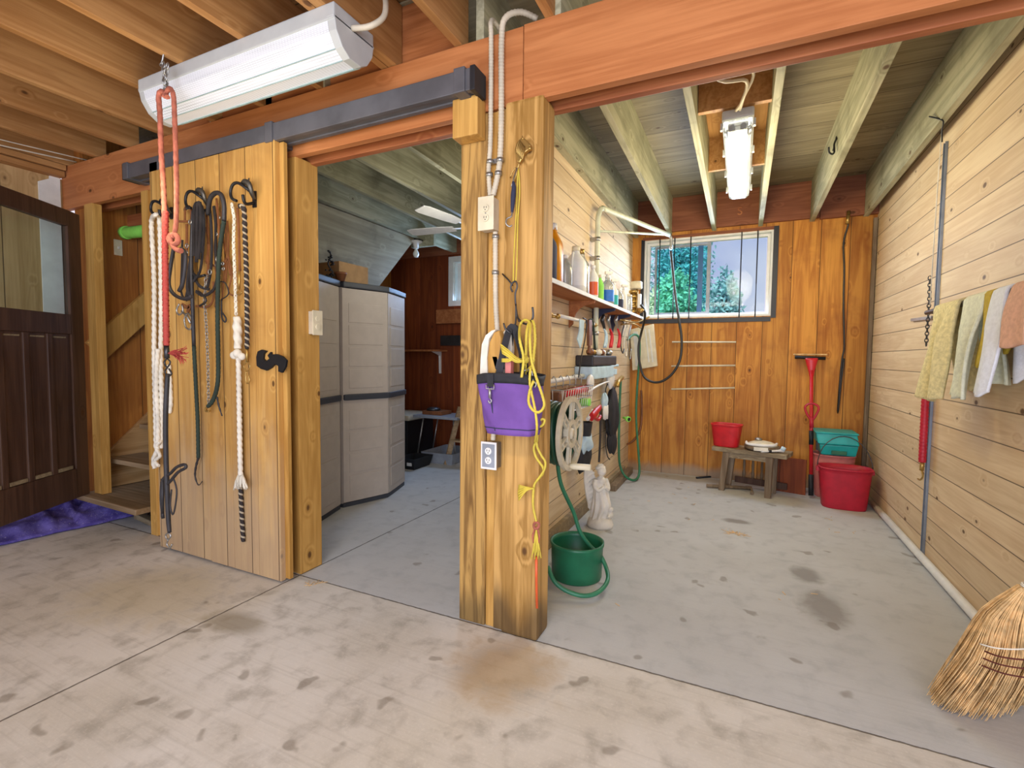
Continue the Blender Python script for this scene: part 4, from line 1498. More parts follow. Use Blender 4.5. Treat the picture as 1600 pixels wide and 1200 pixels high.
NH = thing('nylon_halter', 'black halter with silver rings hanging between the two arched ropes', 'halter', d_([(333, 470)])[0])
for L in ([(327, 322), (330, 350), (331, 390), (329, 425), (324, 450)], [(334, 322), (337, 350), (337, 392), (340, 430)], [(296, 400), (302, 428), (312, 447), (327, 452)], [(340, 430), (334, 452), (318, 462), (306, 455)]):
    MB().strap(d_(L, 1.775), .016, .006).build('halter_strap', 'leather', NH)
MB().strap(d_([(300, 395), (296, 420), (293, 450), (298, 462)], 1.77), .024, .008).build('nose_band', 'leather', NH)
for p in ((328, 425), (340, 405), (300, 392)):
    c = PY(p[0], p[1], 1.765)
    MB().tube([c + Vector((.014 * math.cos(a), 0, .014 * math.sin(a))) for a in [2 * PI * k / 10 for k in range(10)]], .0035, 6, closed=True).build('ring', 'metal', NH)
b = MB()
b.strap(d_([(338, 310), (341, 340), (343, 372), (344, 400)], 1.772), .012, .005)
b.strap(d_([(355, 345), (357, 375), (356, 405), (360, 430)], 1.79), .010, .005)
b.strap(d_([(322, 355), (326, 385), (322, 410)], 1.785), .014, .005)
one('leather_strap', b.strap(d_([(322, 410), (340, 416), (356, 405)], 1.79), .012, .005), 'bleather', 'brown leather straps behind the padded black rope', 'strap')

# right hook: braided rope with tassel, strap with snap, striped rope
WR = thing('braided_rope', 'white braided rope with a knot and tassel on the right door hook', 'rope', d_([(374, 762)])[0])
b = MB()
chain(b, d_([(362, 318), (366, 340), (365, 380), (367, 430), (369, 492)], 1.78), .022, .0042)
b.build('silver_braid', 'ropew', WR)
b = MB()
b.tube(d_([(370, 495), (371, 510), (372, 545)], 1.775), [.016, .022, .018], 12, res=3, lobes=3, twist=18, lob=.25)
b.tube(d_([(372, 550), (373, 580), (374, 640), (375, 700), (376, 742)], 1.78), .0125, 10, res=4, lobes=3, twist=30)
b.build('rope_strand', 'ropew', WR)
b = MB()
b.ball(PY(366, 555, 1.765), .022, 10)
b.ball(PY(378, 557, 1.765), .020, 10)
b.ball(PY(371, 552, 1.755), .024, 10)
b.build('knot', 'ropew', WR)
b = MB()
for i in range(34):
    t = i / 33 - .5
    b.tube(d_([(376 + 6 * t, 740), (376 + 16 * t, 752, 1.775 + jit(.012)), (376 + 22 * t, 763 + jit(3), 1.775 + jit(.02))]), .0028, 5)
b.build('tassel', 'ropew', WR)
LS = thing('lead_strap', 'brown leather lead strap with brass snap beside the striped rope', 'strap', d_([(374, 460)])[0])
MB().strap(d_([(371, 325), (373, 360), (374, 400), (375, 424)], 1.78), .013, .007).build('strap', 'bleather', LS)
b = MB().tube(d_([(374, 424), (374, 440), (373, 452)], 1.775), .0065, 8)
b.tube(d_([(373, 452), (370, 458), (375, 460), (378, 456)], 1.775), .004, 6, res=3)
b.build('snap_hook', 'gold', LS)
SR = thing('striped_rope', 'black and cream striped rope with brass snap on the right door hook', 'rope', d_([(385, 595)])[0])
MB().tube(d_([(374, 322, 1.75), (381, 326, 1.755), (383, 370), (385, 430), (386, 500), (386, 545)], 1.775), .012, 10, res=4, lobes=2, twist=28, lob=.2).build('rope_strand', 'ropebw', SR)
b = MB().tube(d_([(386, 545), (386, 565)], 1.775), .008, 8)
b.tube(d_([(386, 565), (381, 572), (386, 580), (391, 572), (386, 565)], 1.775), .0035, 6, res=3)
b.tube(d_([(385, 580), (384, 590), (386, 599), (390, 595), (388, 586)], 1.775), .004, 6, res=3)
b.build('snap_hook', 'gold', SR)
SQ = MB().tube(d_([(373, 600), (375, 700), (376, 765), (378, 810), (380, 846)], 1.80), .012, 10, res=4, lobes=2, twist=28, lob=.2)
one('striped_rope', SQ, 'ropebw', 'black and cream striped rope end showing under the white tassel', 'rope')

# ---- things around the brown door and the stair
def quilt(u, v):
    a = PZ(0, 868, 0) + Vector((-.25, -.25, 0))
    b_ = PZ(212, 808, 0)
    c = PZ(175, 775, 0)
    e = PZ(0, 805, 0) + Vector((-.35, -.1, 0))
    p = (a * (1 - u) + b_ * u) * (1 - v) + (e * (1 - u) + c * u) * v
    n = noise.noise(Vector((p.x * 3.0, p.y * 5, 0)))
    n2 = noise.noise(Vector((p.x * 9, p.y * 9, 3)))
    edge = min(1, 8 * min(u, 1 - u, v, 1 - v) + .0)
    fold = math.exp(-((v - .58 - .14 * math.sin(u * 4)) ** 2) / .008) * .10 + math.exp(-((v - .28 - .15 * u) ** 2) / .006) * .045 + .06 * math.exp(-((v - .9) ** 2) / .02)
    return Vector((max(-4.62 + .02 * v, p.x + .02 * n), p.y + .02 * n2, .012 + edge * (.018 + .05 * abs(n) + .016 * n2 + .05 * max(0, 1 - 3.5 * abs(noise.noise(Vector((p.x * 2.2 + 4, p.y * 6, 7))))) + fold)))


b = MB().grid(quilt, 70, 46)
one('horse_blanket', b, 'quilt', 'crumpled purple horse blanket lying on the floor under the brown door', 'blanket', solid=.014)
c = PZ(108, 786, 0)
b = MB().box((c.x - .22, c.y + .1, 0), (c.x + .02, c.y + .16, .19))
BXX = thing('storage_box', 'pale blue box standing on the floor under the brown door hinge', 'box', (c.x - .1, c.y + .1, 0))
b.build('box_body', 'bluedoor', BXX, bevel=.004)
MB().box((c.x - .23, c.y + .09, .19), (c.x + .03, c.y + .17, .205)).build('lid', 'whitep', BXX, bevel=.004)
b = MB()
for i in range(12):
    q = PZ(215 + 3 * i + jit(4), 808 + jit(4), 0)
    b.bar(q + Vector((jit(.05), jit(.03), .008)), q + Vector((jit(.09), jit(.05), .01 + .02 * random.random())), .006, .004)
one('debris', b, 'oldwoodz', 'wood chips and straw lying under the front edge of the lowest step', 'debris', kind='stuff')
b = MB().bar(PZ(215, 805, .02), PZ(248, 820, .03), .05, .04)
one('wood_block', b, 'oldwood', 'short weathered wooden wedge under the lowest step', 'wood block', bevel=.004)
b = MB().tube([(-4.44, 2.22, 2.20), (-4.2, 2.22, 2.19), (-3.9, 2.22, 2.195), (-3.57, 2.22, 2.22)], .045, 16, res=6)
b.tube([(-4.442, 2.22, 2.20), (-4.40, 2.22, 2.20)], .05, 16)
one('foam_tube', b, 'limeg', 'lime green foam padding wrapped on the header over the stair', 'foam padding')
trim(MB().box((-4.48, 2.26, 2.17), (-3.53, 2.30, 2.35)), 'beam2')
q = thing('light_switch', 'small cream light switch on the boards beside the stair', 'switch', PX(183, 398, -4.48))
p0, p1 = PX(178, 398, -4.48), PX(190, 376, -4.48)
MB().box((-4.48, p0.y, p0.z), (-4.472, p1.y, p1.z)).build('switch_plate', 'cream', q, bevel=.002)
MB().box((-4.474, (p0.y + p1.y) / 2 - .006, (p0.z + p1.z) / 2 - .012), (-4.462, (p0.y + p1.y) / 2 + .006, (p0.z + p1.z) / 2 + .008)).build('toggle', 'whitep', q)
b = MB()
b.tube([(-4.60, -.6, 2.60), (-4.62, .4, 2.66), (-4.60, 1.2, 2.63), (-4.50, 1.95, 2.66)], .005, 6, res=5)
b.tube([(-4.56, -.6, 2.64), (-4.60, .6, 2.67), (-4.55, 1.3, 2.66), (-4.40, 1.97, 2.665)], .004, 6, res=5)
one('cable', b, 'cabl', 'loose thin cables running along the top of the left wall', 'cable')

# ================================================================== STORE ROOM
def cabinet(y0, y1, label, rseed):
    x0, xc, xn = -3.46, -2.93, -2.80
    ym = (y0 + y1) / 2
    o = thing('storage_cabinet', label, 'cabinet', ((x0 + xc) / 2, ym, 0), 'bow fronted plastic cabinets')
    MB().prism([(x0, y0 + .01), (xc + .0, y0 + .01), (xc + .0, y1 - .01), (x0, y1 - .01)], 'z', .03, 1.80).build('cabinet_body', 'cab', o, bevel=.006)

    def front(t, d=0.0):
        """plan curve of the bowed front: t 0..1 along y"""
        s_ = abs(t - .5) * 2
        x = xn + (xc - xn) * (s_ ** 1.05)
        return (x + d, y0 + .012 + (y1 - y0 - .024) * t)
    pts = [front(k / 16, .012) for k in range(17)]
    lid = [(x0 - .005, y0 + .004)] + [(p[0] + .016, p[1]) for p in pts] + [(x0 - .005, y1 - .004)]
    MB().prism(lid, 'z', 1.80, 1.845).build('cabinet_top', 'cabd', o, bevel=.008)
    MB().prism([(x0, y0 + .008)] + [(p[0] - .006, p[1]) for p in pts] + [(x0, y1 - .008)], 'z', 0, .035).build('base', 'cabd', o, bevel=.003)
    for side in (0, 1):
        b = MB()
        ts = [(k / 8) * .497 + (0.503 if side else 0) for k in range(9)]
        outer = [front(t, .012) for t in ts]
        inner = [front(t, -.016) for t in ts][::-1]
        b.prism(outer + inner, 'z', .04, 1.795)
        # recessed plank panels, raised as thin relief
        zz = [.08, .27, .45, .63, .81, .97, 1.15, 1.33, 1.51, 1.69]
        tt = ts[1:-1]
        for i in range(len(zz) - 1):
            if i == 4:
                continue
            po = [front(t, .0165) for t in tt]
            pi = [front(t, .010) for t in tt][::-1]
            b.prism(po + pi, 'z', zz[i] + .012, zz[i + 1] - .012)
        dr = b.build('door', 'cab', o, bevel=.003)
        po = [front(t, .034) for t in ts]
        pi = [front(t, .010) for t in ts][::-1]
        MB().prism(po + pi, 'z', .885, .935).build('door_handle', 'cabd', dr, bevel=.012)
    return o


cabinet(2.14, 2.955, 'grey beige plastic cabinet nearest the sliding door', 1)
cabinet(2.965, 3.79, 'grey beige plastic cabinet farther from the door with a box on top', 2)
c = PX(537, 437, -3.05)
CB = thing('cardboard_box', 'small cardboard box with white torn side on the far cabinet', 'box', (-3.15, 3.22, 1.845))
MB().box((-3.26, 3.02, 1.845), (-2.99, 3.36, 2.02)).build('carton', 'cardb', CB, bevel=.002)
MB().box((-3.27, 3.362, 1.85), (-3.0, 3.366, 2.015)).build('side_label', 'whitep', CB)
p = PX(514, 424, -2.93)
FG = thing('potted_plant', 'small dark dried plant in an orange pot on the near cabinet', 'plant', (p.x, p.y, 1.845))
MB().lathe([(.030, 0), (.045, .055), (.049, .055), (.049, .07), (.04, .07), (.04, .05)], (p.x, p.y + .12, 1.845), 'z', 16).build('flower_pot', M_['bleather'], FG)
b = MB()
b.tube([(p.x, p.y + .02, 1.845), (p.x + .01, p.y + .03, 1.90), (p.x - .01, p.y + .0, 1.96), (p.x, p.y + .02, 2.02), (p.x, p.y + .01, 2.06)], .006, 6, res=3)
for i in range(26):
    q = Vector((p.x, p.y + .01, 1.87 + .19 * random.random()))
    b.ball(q + Vector((jit(.02), jit(.03), 0)), .006 + .008 * random.random(), 6, sz=.7)
b.ball((p.x, p.y - .01, 1.86), .022, 8, sz=.6)
b.build('dry_foliage', 'tar', FG)

# bare bulb holder on the joist end
p = PY(650, 385, 4.72)
BL = thing('wall_lamp', 'bare bulb in a white porcelain holder at the plywood corner', 'lamp', tuple(p))
trim(MB().box((p.x - .10, p.y + .04, p.z + .0), (p.x + .22, p.y + .08, p.z + .2)), 'sjoist')
b = MB().lathe([(.075, 0), (.072, -.02), (.035, -.035), (.028, -.08), (.03, -.085)], (p.x, p.y, p.z + .06), 'z', 20)
b.build('lamp_holder', 'whitep', BL)
MB().lathe([(.014, -.085), (.016, -.10), (.034, -.135), (.036, -.155), (.024, -.182), (.001, -.19)], (p.x, p.y, p.z + .06), 'z', 18).build('light_bulb', 'bulb', BL)
MB().box((p.x - .09, p.y - .03, p.z + .06), (p.x + .07, p.y + .06, p.z + .085)).build('mounting_box', 'tar', BL)

# ceiling fan
fc = Vector((-2.26, 3.95, 2.44))
FN = thing('ceiling_fan', 'white bladed ceiling fan under the store joists', 'fan', tuple(fc))
b = MB().lathe([(.02, .52), (.02, .12), (.05, .10), (.10, .06), (.115, .0), (.10, -.05), (.04, -.08), (.001, -.085)], fc, 'z', 24)
b.build('motor_housing', 'whitep', FN)
t1 = PZ(655, 325, 2.44)
a0 = math.atan2(t1.y - fc.y, t1.x - fc.x)
t2 = PZ(660, 362, 2.44)
a1 = math.atan2(t2.y - fc.y, t2.x - fc.x)
for k, a_ in enumerate([a0, a1 if abs(a1 - a0) > .4 else a0 - 1.0] + [a0 + 1.3, a0 + 2.5, a0 + 3.8]):
    L_ = (t1 - fc).length if k == 0 else .68
    b = MB()
    u, v = Vector((math.cos(a_), math.sin(a_), 0)), Vector((-math.sin(a_), math.cos(a_), .18))
    pts = [(.20, .045), (.35, .06), (L_ - .05, .065), (L_, .05)]
    lo = [fc + u * r - v * w for r, w in pts]
    hi = [fc + u * r + v * w for r, w in pts]
    n = len(pts)
    for i in range(n - 1):
        b.hexa([lo[i] - Vector((0, 0, .003)), lo[i + 1] - Vector((0, 0, .003)), hi[i + 1] - Vector((0, 0, .003)), hi[i] - Vector((0, 0, .003)),
                lo[i] + Vector((0, 0, .003)), lo[i + 1] + Vector((0, 0, .003)), hi[i + 1] + Vector((0, 0, .003)), hi[i] + Vector((0, 0, .003))])
    b.bar(fc + u * .08, fc + u * .22, .03, .006)
    b.build('fan_blade', 'whitep', FN)

# shelf, sill box and dark bracket on the red boards
p0, p1 = PY(628, 547, 5.3), PY(684, 548, 5.3)
SF = thing('bracket_shelf', 'short wooden shelf on a white bracket on the dark red wall', 'shelf', (p1.x - .2, YB, p1.z))
MB().box((p1.x - .75, 5.27, p1.z - .01), (p1.x + .02, YB, p1.z + .014)).build('shelf_board', 'shelf', SF, bevel=.002)
b = MB().prism([(5.30, p1.z - .01), (YB, p1.z - .01), (YB, p1.z - .30), (YB - .02, p1.z - .30), (YB - .03, p1.z - .06)], 'x', p1.x - .10, p1.x - .075)
b.build('shelf_bracket', 'whitep', SF)
p0, p1 = PY(684, 506, 5.42), PY(735, 482, 5.42)
one('wooden_box', MB().box((p0.x, 5.38, p0.z), (p0.x + .62, YB, p1.z - .005)), 'shelf', 'wooden box board fixed under the store window', 'box', bevel=.003)
p0, p1 = PY(688, 540, 5.45), PY(713, 524, 5.45)
one('metal_bracket', MB().box((p0.x, 5.45, p0.z), (p0.x + .3, YB, p1.z)), 'dmetal', 'flat dark metal plate on the red wall below the wooden box', 'bracket', bevel=.003)

# folding table with things on it
YT = 4.75
a, c = PY(645, 652, YT), PY(712, 655, YT)
tz = a.z
TB = thing('folding_table', 'low grey folding table against the dark red wall', 'table', (a.x + .3, YT + .2, 0))
MB().box((a.x, YT, tz), (a.x + .62, YT + .42, tz + .03)).build('tabletop', 'greyp', TB, bevel=.006)
for x, d in ((a.x + .12, -.10), (a.x + .54, .03)):
    MB().tube([(x, YT + .05, tz), (x + d, YT + .05, 0)], .009, 8).build('leg', 'metal', TB)
    MB().tube([(x, YT + .37, tz), (x + d, YT + .37, 0)], .009, 8).build('leg', 'metal', TB)
c = PY(682, 640, YT + .2)
one('wooden_tray', MB().box((c.x - .14, YT + .1, tz + .03), (c.x + .14, YT + .32, tz + .075)), 'bleather', 'shallow brown wooden tray on the folding table', 'tray', bevel=.004)
one('steel_dish', MB().lathe([(.085, 0), (.085, .02), (.05, .035), (.001, .037)], (c.x - .04, YT + .2, tz + .077), 'z', 24), 'dmetal', 'round steel lid lying on the brown tray', 'lid')
c = PY(640, 655, 4.9)
CO = thing('floor_cooler', 'low black crate with pale cushion between cabinet and folding table', 'crate', (c.x - .1, 4.9, 0))
MB().box((c.x - .45, 4.75, 0), (c.x + .08, 5.3, c.z)).build('crate_body', 'tar', CO, bevel=.01)
MB().box((c.x - .43, 4.72, c.z + .002), (c.x + .12, 5.25, c.z + .07)).build('cushion', 'cabl', CO, bevel=.02)


def tray(x0, x1, y0, y1, h, name, m, label, cat, t=.012, fl=.03):
    o = MB()
    ot = [(x0 - fl, y0 - fl), (x1 + fl, y0 - fl), (x1 + fl, y1 + fl), (x0 - fl, y1 + fl)]
    ob = [(x0, y0), (x1, y0), (x1, y1), (x0, y1)]
    it = [(x0 - fl + t, y0 - fl + t), (x1 + fl - t, y0 - fl + t), (x1 + fl - t, y1 + fl - t), (x0 - fl + t, y1 + fl - t)]
    ib = [(x0 + t, y0 + t), (x1 - t, y0 + t), (x1 - t, y1 - t), (x0 + t, y1 - t)]
    n = 0
    for L, z in ((ob, 0), (ot, h), (it, h), (ib, t)):
        for p in L:
            o.v.append(Vector((p[0], p[1], z)))
    for r in range(3):
        for k in range(4):
            k2 = (k + 1) % 4
            o.face([r * 4 + k, r * 4 + k2, (r + 1) * 4 + k2, (r + 1) * 4 + k])
    o.face([3, 2, 1, 0])
    o.face([12, 13, 14, 15])
    return o


o = tray(-3.36, -2.98, 4.72, 5.2, .13, '', '', '', '')
one('plastic_tub', o, 'greyp', 'shallow grey plastic tub on the store floor under the table', 'tub')
TR2 = thing('plastic_tub', 'small black tub with a white label in front of the grey tub', 'tub', (-3.4, 4.5, 0))
o = tray(-3.42, -3.22, 4.33, 4.62, .12, '', '', '', '')
o.build('tub', 'tar', TR2)
p = PY(650, 717, 4.31)
MB().box((-3.30, 4.305, .045), (-3.24, 4.315, .08)).build('label', 'whitep', TR2)
# step ladder
LA = thing('step_ladder', 'small wooden step ladder half hidden behind the post', 'ladder', PZ(700, 724, 0))
a, c = PZ(697, 726, 0), PY(718, 640, 4.85)
e = a + (c - a) * 1.05
for dx in (0, .38):
    MB().bar(a + Vector((dx, 0, 0)), e + Vector((dx * .9, 0, 0)), .03, .055).build('side_rail', 'tread', LA)
for t in (.42, .82):
    q = a.lerp(e, t)
    MB().box((q.x, q.y - .04, q.z - .012), (q.x + .38, q.y + .06, q.z + .012)).build('step', 'tread', LA, bevel=.003)
for dx in (.06, .36):
    MB().bar(e + Vector((dx, 0, 0)), Vector((a.x + dx, a.y + .42, 0)), .025, .04).build('rear_leg', 'tread', LA)

# ================================================================== STALL, LEFT WALL
SZ = 1.655
SH_ = thing('bottle_shelf', 'long pine shelf full of bottles along the left wall of the stall', 'shelf', (-1.03, 3.65, SZ))
MB().box((XL, 2.15, SZ), (-.935, 5.18, SZ + .022)).build('shelf_board', 'shelf', SH_, bevel=.003)
MB().box((-.937, 2.15, SZ - .001), (-.930, 5.18, SZ + .023)).build('shelf_edge', 'bleach', SH_)
for y in (3.35, 3.95, 4.55):
    poly = [(XL, SZ), (-.94, SZ), (-.945, SZ - .02)] + [(-.99 - .11 * math.sin(t * PI / 2 / 5), SZ - .03 - .12 * (1 - math.cos(t * PI / 2 / 5)) * 1.1) for t in range(6)] + [(XL, SZ - .19)]
    MB().prism([(p, q) for p, q in poly], 'y', y - .01, y + .01).build('shelf_bracket', 'shelf' if y < 3.5 else 'navy', SH_, bevel=.002)

bi = [0]


def bottle(y, r, h, m, label, neck=.35, cap=None, kind='jug', x=-1.02, handle=False, lab=None, sx=1.0, power=2.0, name='bottle'):
    z = SZ + .0225
    o = thing(name, label, 'bottle', (x, y, z), 'bottles on the stall shelf')
    rn = r * neck
    prof = [(r * .9, 0), (r, .008), (r, h * .62), (r * .9, h * .70), (rn * 1.2, h * .84), (rn, h * .88), (rn, h * .93)]
    b = MB().lathe(prof, (x, y, z), 'z', 20, sx, 1, True, power)
    b.build('bottle_body', m, o)
    if handle:
        MB().tube([(x - .01, y - rn, z + h * .85), (x, y - r * .95, z + h * .82), (x, y - r * 1.12, z + h * .6), (x, y - r * .95, z + h * .42)], .008, 8, res=4).build('handle', m, o)
    if lab:
        MB().lathe([(r * 1.012, h * .15), (r * 1.012, h * .52)], (x, y, z), 'z', 20, sx, 1, True, power, False).build('bottle_label', lab, o)
    if kind == 'spray':
        b = MB()
        b.lathe([(rn * 1.15, h * .92), (rn * 1.15, h * .98), (rn * .7, h), (rn * .7, h * 1.06)], (x, y, z), 'z', 12)
        b.box((x - .014, y - .022, z + h * 1.05), (x + .014, y + .030, z + h * 1.14))
        b.bar((x, y - .012, z + h * 1.05), (x, y - .04, z + h * .95), .008, .006)
        b.box((x - .008, y + .03, z + h * 1.09), (x + .008, y + .045, z + h * 1.13))
        b.xf(lambda v: Vector((x + (v.y - y) * .8 + (v.x - x) * .6, y - (v.x - x) * .8 + (v.y - y) * .6, v.z)))
        b.build('spray_head', cap or 'whitep', o)
    else:
        MB().lathe([(rn * 1.15, h * .90), (rn * 1.15, h), (rn * .9, h * 1.01)], (x, y, z), 'z', 16).build('cap', cap or 'whitep', o)
    return o


def yat(px, py=465): return PX(px, py, -1.02).y


bottle(2.55, .055, .30, 'navy', 'dark blue bottle at the near end of the stall shelf, half hidden by the post', x=-1.0, power=3.5)
bottle(2.74, .055, .36, 'amber', 'amber yellow bottle at the near end of the shelf beside the post', x=-1.03, lab=None, power=3.5, cap='whitep')
bottle(2.96, .045, .22, 'clear', 'short clear bottle between the amber bottle and the big white jug', x=-1.03)
bottle(3.14, .068, .31, 'bleach', 'large cloudy white handled jug on the stall shelf', handle=True, power=3, lab='whitep', cap='cream')
bottle(3.33, .055, .33, 'clear', 'tall clear jug with a yellow brown cap next to the white jug', power=3, cap='gold', x=-1.04)
bottle(3.56, .040, .26, 'bleach', 'white bottle with an orange red label on the shelf', lab='orange')
bottle(3.76, .030, .22, 'limeg', 'slim pale green bottle behind the hose boom pipe', lab='limeg', cap='cream')
bottle(3.99, .055, .25, 'clear', 'spray bottle with a bright blue label on the shelf', kind='spray', lab='blue')
bottle(4.20, .042, .22, 'bleach', 'white spray bottle right of the blue labelled one', kind='spray', lab='teal')
bottle(4.42, .036, .20, 'clear', 'slim clear bottle in the middle of the far group', lab='navy')
bottle(4.60, .034, .23, 'bleach', 'slim white spray bottle near the far shelf end', kind='spray')
bottle(4.80, .040, .19, 'clear', 'squat clear jar at the far shelf end', neck=.8, cap='cream')
bottle(2.86, .05, .26, 'clear', 'clear bottle with rounded shoulder behind the amber bottle', x=-1.085)
# hand pump / vacuum breaker at the shelf end
q = Vector((-.985, 5.0, SZ + .023))
PMP = thing('water_valve', 'brass and cream water valve tower at the far end of the shelf', 'valve', tuple(q))
b = MB()
b.lathe([(.055, .27), (.062, .28), (.062, .335), (.05, .345)], q, 'z', 18)
b.build('handwheel', 'cream', PMP)
b = MB().lathe([(.012, 0), (.012, .28)], q + Vector((.01, 0, 0)), 'z', 10)
for z in (.03, .08, .13, .18, .23):
    b.lathe([(.035, z), (.042, z + .008), (.042, z + .022), (.035, z + .03)], q + Vector((-.03, 0, 0)), 'z', 14)
b.lathe([(.028, 0), (.028, .25)], q + Vector((-.03, 0, 0)), 'z', 14)
b.build('valve_body', 'gold', PMP)
b = MB().box(q + Vector((.02, -.02, .08)), q + Vector((.05, .03, .22)))
b.build('striped_tag', 'whitep', PMP, bevel=.003)
MB().tube([q + Vector((.03, -.03, .04)), q + Vector((.06, -.03, .05)), q + Vector((.075, -.03, .07))], .022, 10).build('outlet_pipe', 'gold', PMP)

# swinging hose boom
A = Vector((-1.075, 3.86, 1.33))
BM = thing('hose_boom', 'cream painted steel pipe boom that swings from the left stall wall', 'boom', tuple(A))
b = MB()
s0 = PX(940, 325, -1.06)
dr = ray(1420, 566)
dr = Vector((dr.x, dr.y, 0)).normalized()
t_ = 1.60
tip = PY(1045, 367, 5.20)
dr = Vector((tip.x - A.x, tip.y - A.y, 0))
t_ = dr.length
dr.normalize()
top = 2.455
b.tube([A, (A.x, A.y, 1.9), (A.x, A.y, 2.30), (A.x + .003, A.y + .012, 2.40), (A.x + dr.x * .06, A.y + dr.y * .06, top), (A.x + dr.x * .2, A.y + dr.y * .2, top + .01), tuple(tip)], .021, 12, res=5)
b.build('pipe', 'boom', BM)
bs = Vector((A.x, A.y, 2.265))
b = MB().tube([bs, (A.x + dr.x * (t_ - .12), A.y + dr.y * (t_ - .12), tip.z - .02)], .010, 8)
b.build('brace', 'boom', BM)
for z in (1.45, 2.05, 2.2):
    b = MB().box((XL + .002, A.y - .018, z - .015), (A.x + .0, A.y + .018, z + .015))
    b.tube([(A.x, A.y, z - .016), (A.x, A.y, z + .016)], .024, 10)
    b.build('pipe_bracket', 'metal', BM)
b = MB().tube([(tip.x, tip.y, tip.z), (tip.x + .02, tip.y + .03, tip.z - .03), (tip.x + .02, tip.y + .03, tip.z - .14)], .016, 10, res=4)
b.build('swivel_elbow', 'metal', BM)
yh = tip.y + .02
h_ = lambda L, y=yh: [PY(p[0], p[1], p[2] if len(p) > 2 else y) for p in L]
b = MB().tube(h_([(1048, 392), (1051, 420), (1055, 460), (1061, 500), (1065, 530), (1063, 560), (1052, 582), (1036, 595), (1020, 597), (1006, 588), (999, 565), (998, 540), (1002, 520), (1007, 500, 5.1), (1007, 486, 5.03), (1001, 476, 4.98)], yh), .0125, 10, res=5)
one('water_hose', b, 'bhose', 'black rubber hose looping down from the tip of the boom', 'hose')

# towel rail under the shelf with tools hanging from it
TRL = thing('towel_rail', 'white rail on brass ends under the shelf', 'rail', (-1.06, 3.2, 1.51))
b = MB().tube([(-1.06, 2.95, 1.518), (-1.06, 3.75, 1.518)], .012, 10)
b.build('rail_bar', 'whitep', TRL)
for y in (2.78, 2.92, 3.78):
    b = MB()
    b.lathe([(.012, -1.13), (.018, -1.12), (.01, -1.10), (.01, -1.06)], (0, y, 1.512), 'x', 10)
    b.ball((-1.06, y, 1.512), .018, 10)
    b.tube([(-1.06, y, 1.512), (-1.06, y + .1, 1.516)], .006, 6)
    b.build('rail_end', 'gold', TRL)

WX = -1.03
x_ = lambda L, x=WX: [PX(p[0], p[1], p[2] if len(p) > 2 else x) for p in L]


def scraper(L, w, m, label, cat, name, t=.006):
    b = MB().strap(x_(L), w, t, (1, 0, 0))
    return one(name, b, m, label, cat)


scraper([(909, 500), (908, 520), (904, 537)], .10, 'cloth', 'pale blue flat scraper hanging from the rail under the shelf', 'scraper', 'scraper')
b = MB().tube(x_([(911, 497), (917, 503), (914, 530), (908, 560), (904, 590)]), .005, 8, res=4)
one('wire_rod', b, 'dmetal', 'thin grey rod slanting down from the rail to the wire basket', 'rod')
b = MB()
b.strap(x_([(921, 500), (921, 520), (921, 540)]), .075, .02, (1, 0, 0))
b.strap(x_([(921, 540), (920, 552)]), .03, .015, (1, 0, 0))
b = b
one('wooden_scraper', b, 'gold', 'brown wooden paddle scraper with narrow tip hanging under the shelf', 'scraper').active_material = M_['bleather']
b = MB().tube(x_([(920, 500), (926, 500), (928, 520), (930, 550), (932, 578)]), [.006, .006, .008, .009, .009], 8, res=4)
one('whip', b, 'ropegr', 'dark green stick hanging from a hook below the first bracket', 'stick')
# shears
for i, (px, m, lab, nm) in enumerate(((944, 'cloth', 'clippers with light blue handle hanging under the dark bracket', 'clippers'),
                                      (953, 'red', 'left one of the two red handled hoof trimmers', 'trimmer'),
                                      (965, 'red', 'right one of the two red handled hoof trimmers', 'trimmer'))):
    c = x_([(px, 505)])[0]
    o = thing(nm, lab, 'tool', tuple(c))
    b = MB()
    b.tube(x_([(px - 1, 492), (px - 3, 500), (px - 1, 508), (px + 1, 516)]), [.012, .018, .014, .010], 8, res=3, flat=.5)
    b.build('jaw', 'dmetal' if m == 'cloth' else 'metal', o)
    for s_ in (-.02, .022):
        q = x_([(px, 514), (px + 3, 522), (px + 3, 532), (px + 1, 543)])
        q = [p + Vector((0, s_ * k / 2.0, 0)) for k, p in enumerate(q)]
        MB().tube(q, [.008, .011, .011, .008], 8, res=3).build('handle', m, o)
# hanging bits at far end: wire hooks
for i, (px, m) in enumerate(((972, 'dmetal'), (977, 'ropew'), (983, 'metal'))):
    b = MB().tube(x_([(px, 500), (px + 3, 508), (px, 520), (px - 2, 540), (px + 1, 552 + 5 * i), (px + 3, 545)], -1.06), .006, 6, res=4)
    one('hook_string', b, m, ['dark wire hook left of the white panel', 'white cord loop hanging between two wire hooks', 'bright steel wire hook nearest the white panel'][i], 'hook')
b = MB().tube([(-1.08, 4.55, SZ - .03), (-1.0, 4.6, SZ - .05), (-.98, 5.0, SZ - .04), (-.93, 5.15, SZ + .0), (-.88, 5.2, SZ + .03)], .009, 8, res=5)
b.tube([(-1.06, 4.7, SZ - .08), (-.99, 4.9, SZ - .06), (-.95, 5.1, SZ - .09)], .008, 8, res=5)
one('copper_pipe', b, 'gold', 'bent brass pipes under the far end of the shelf', 'pipe')

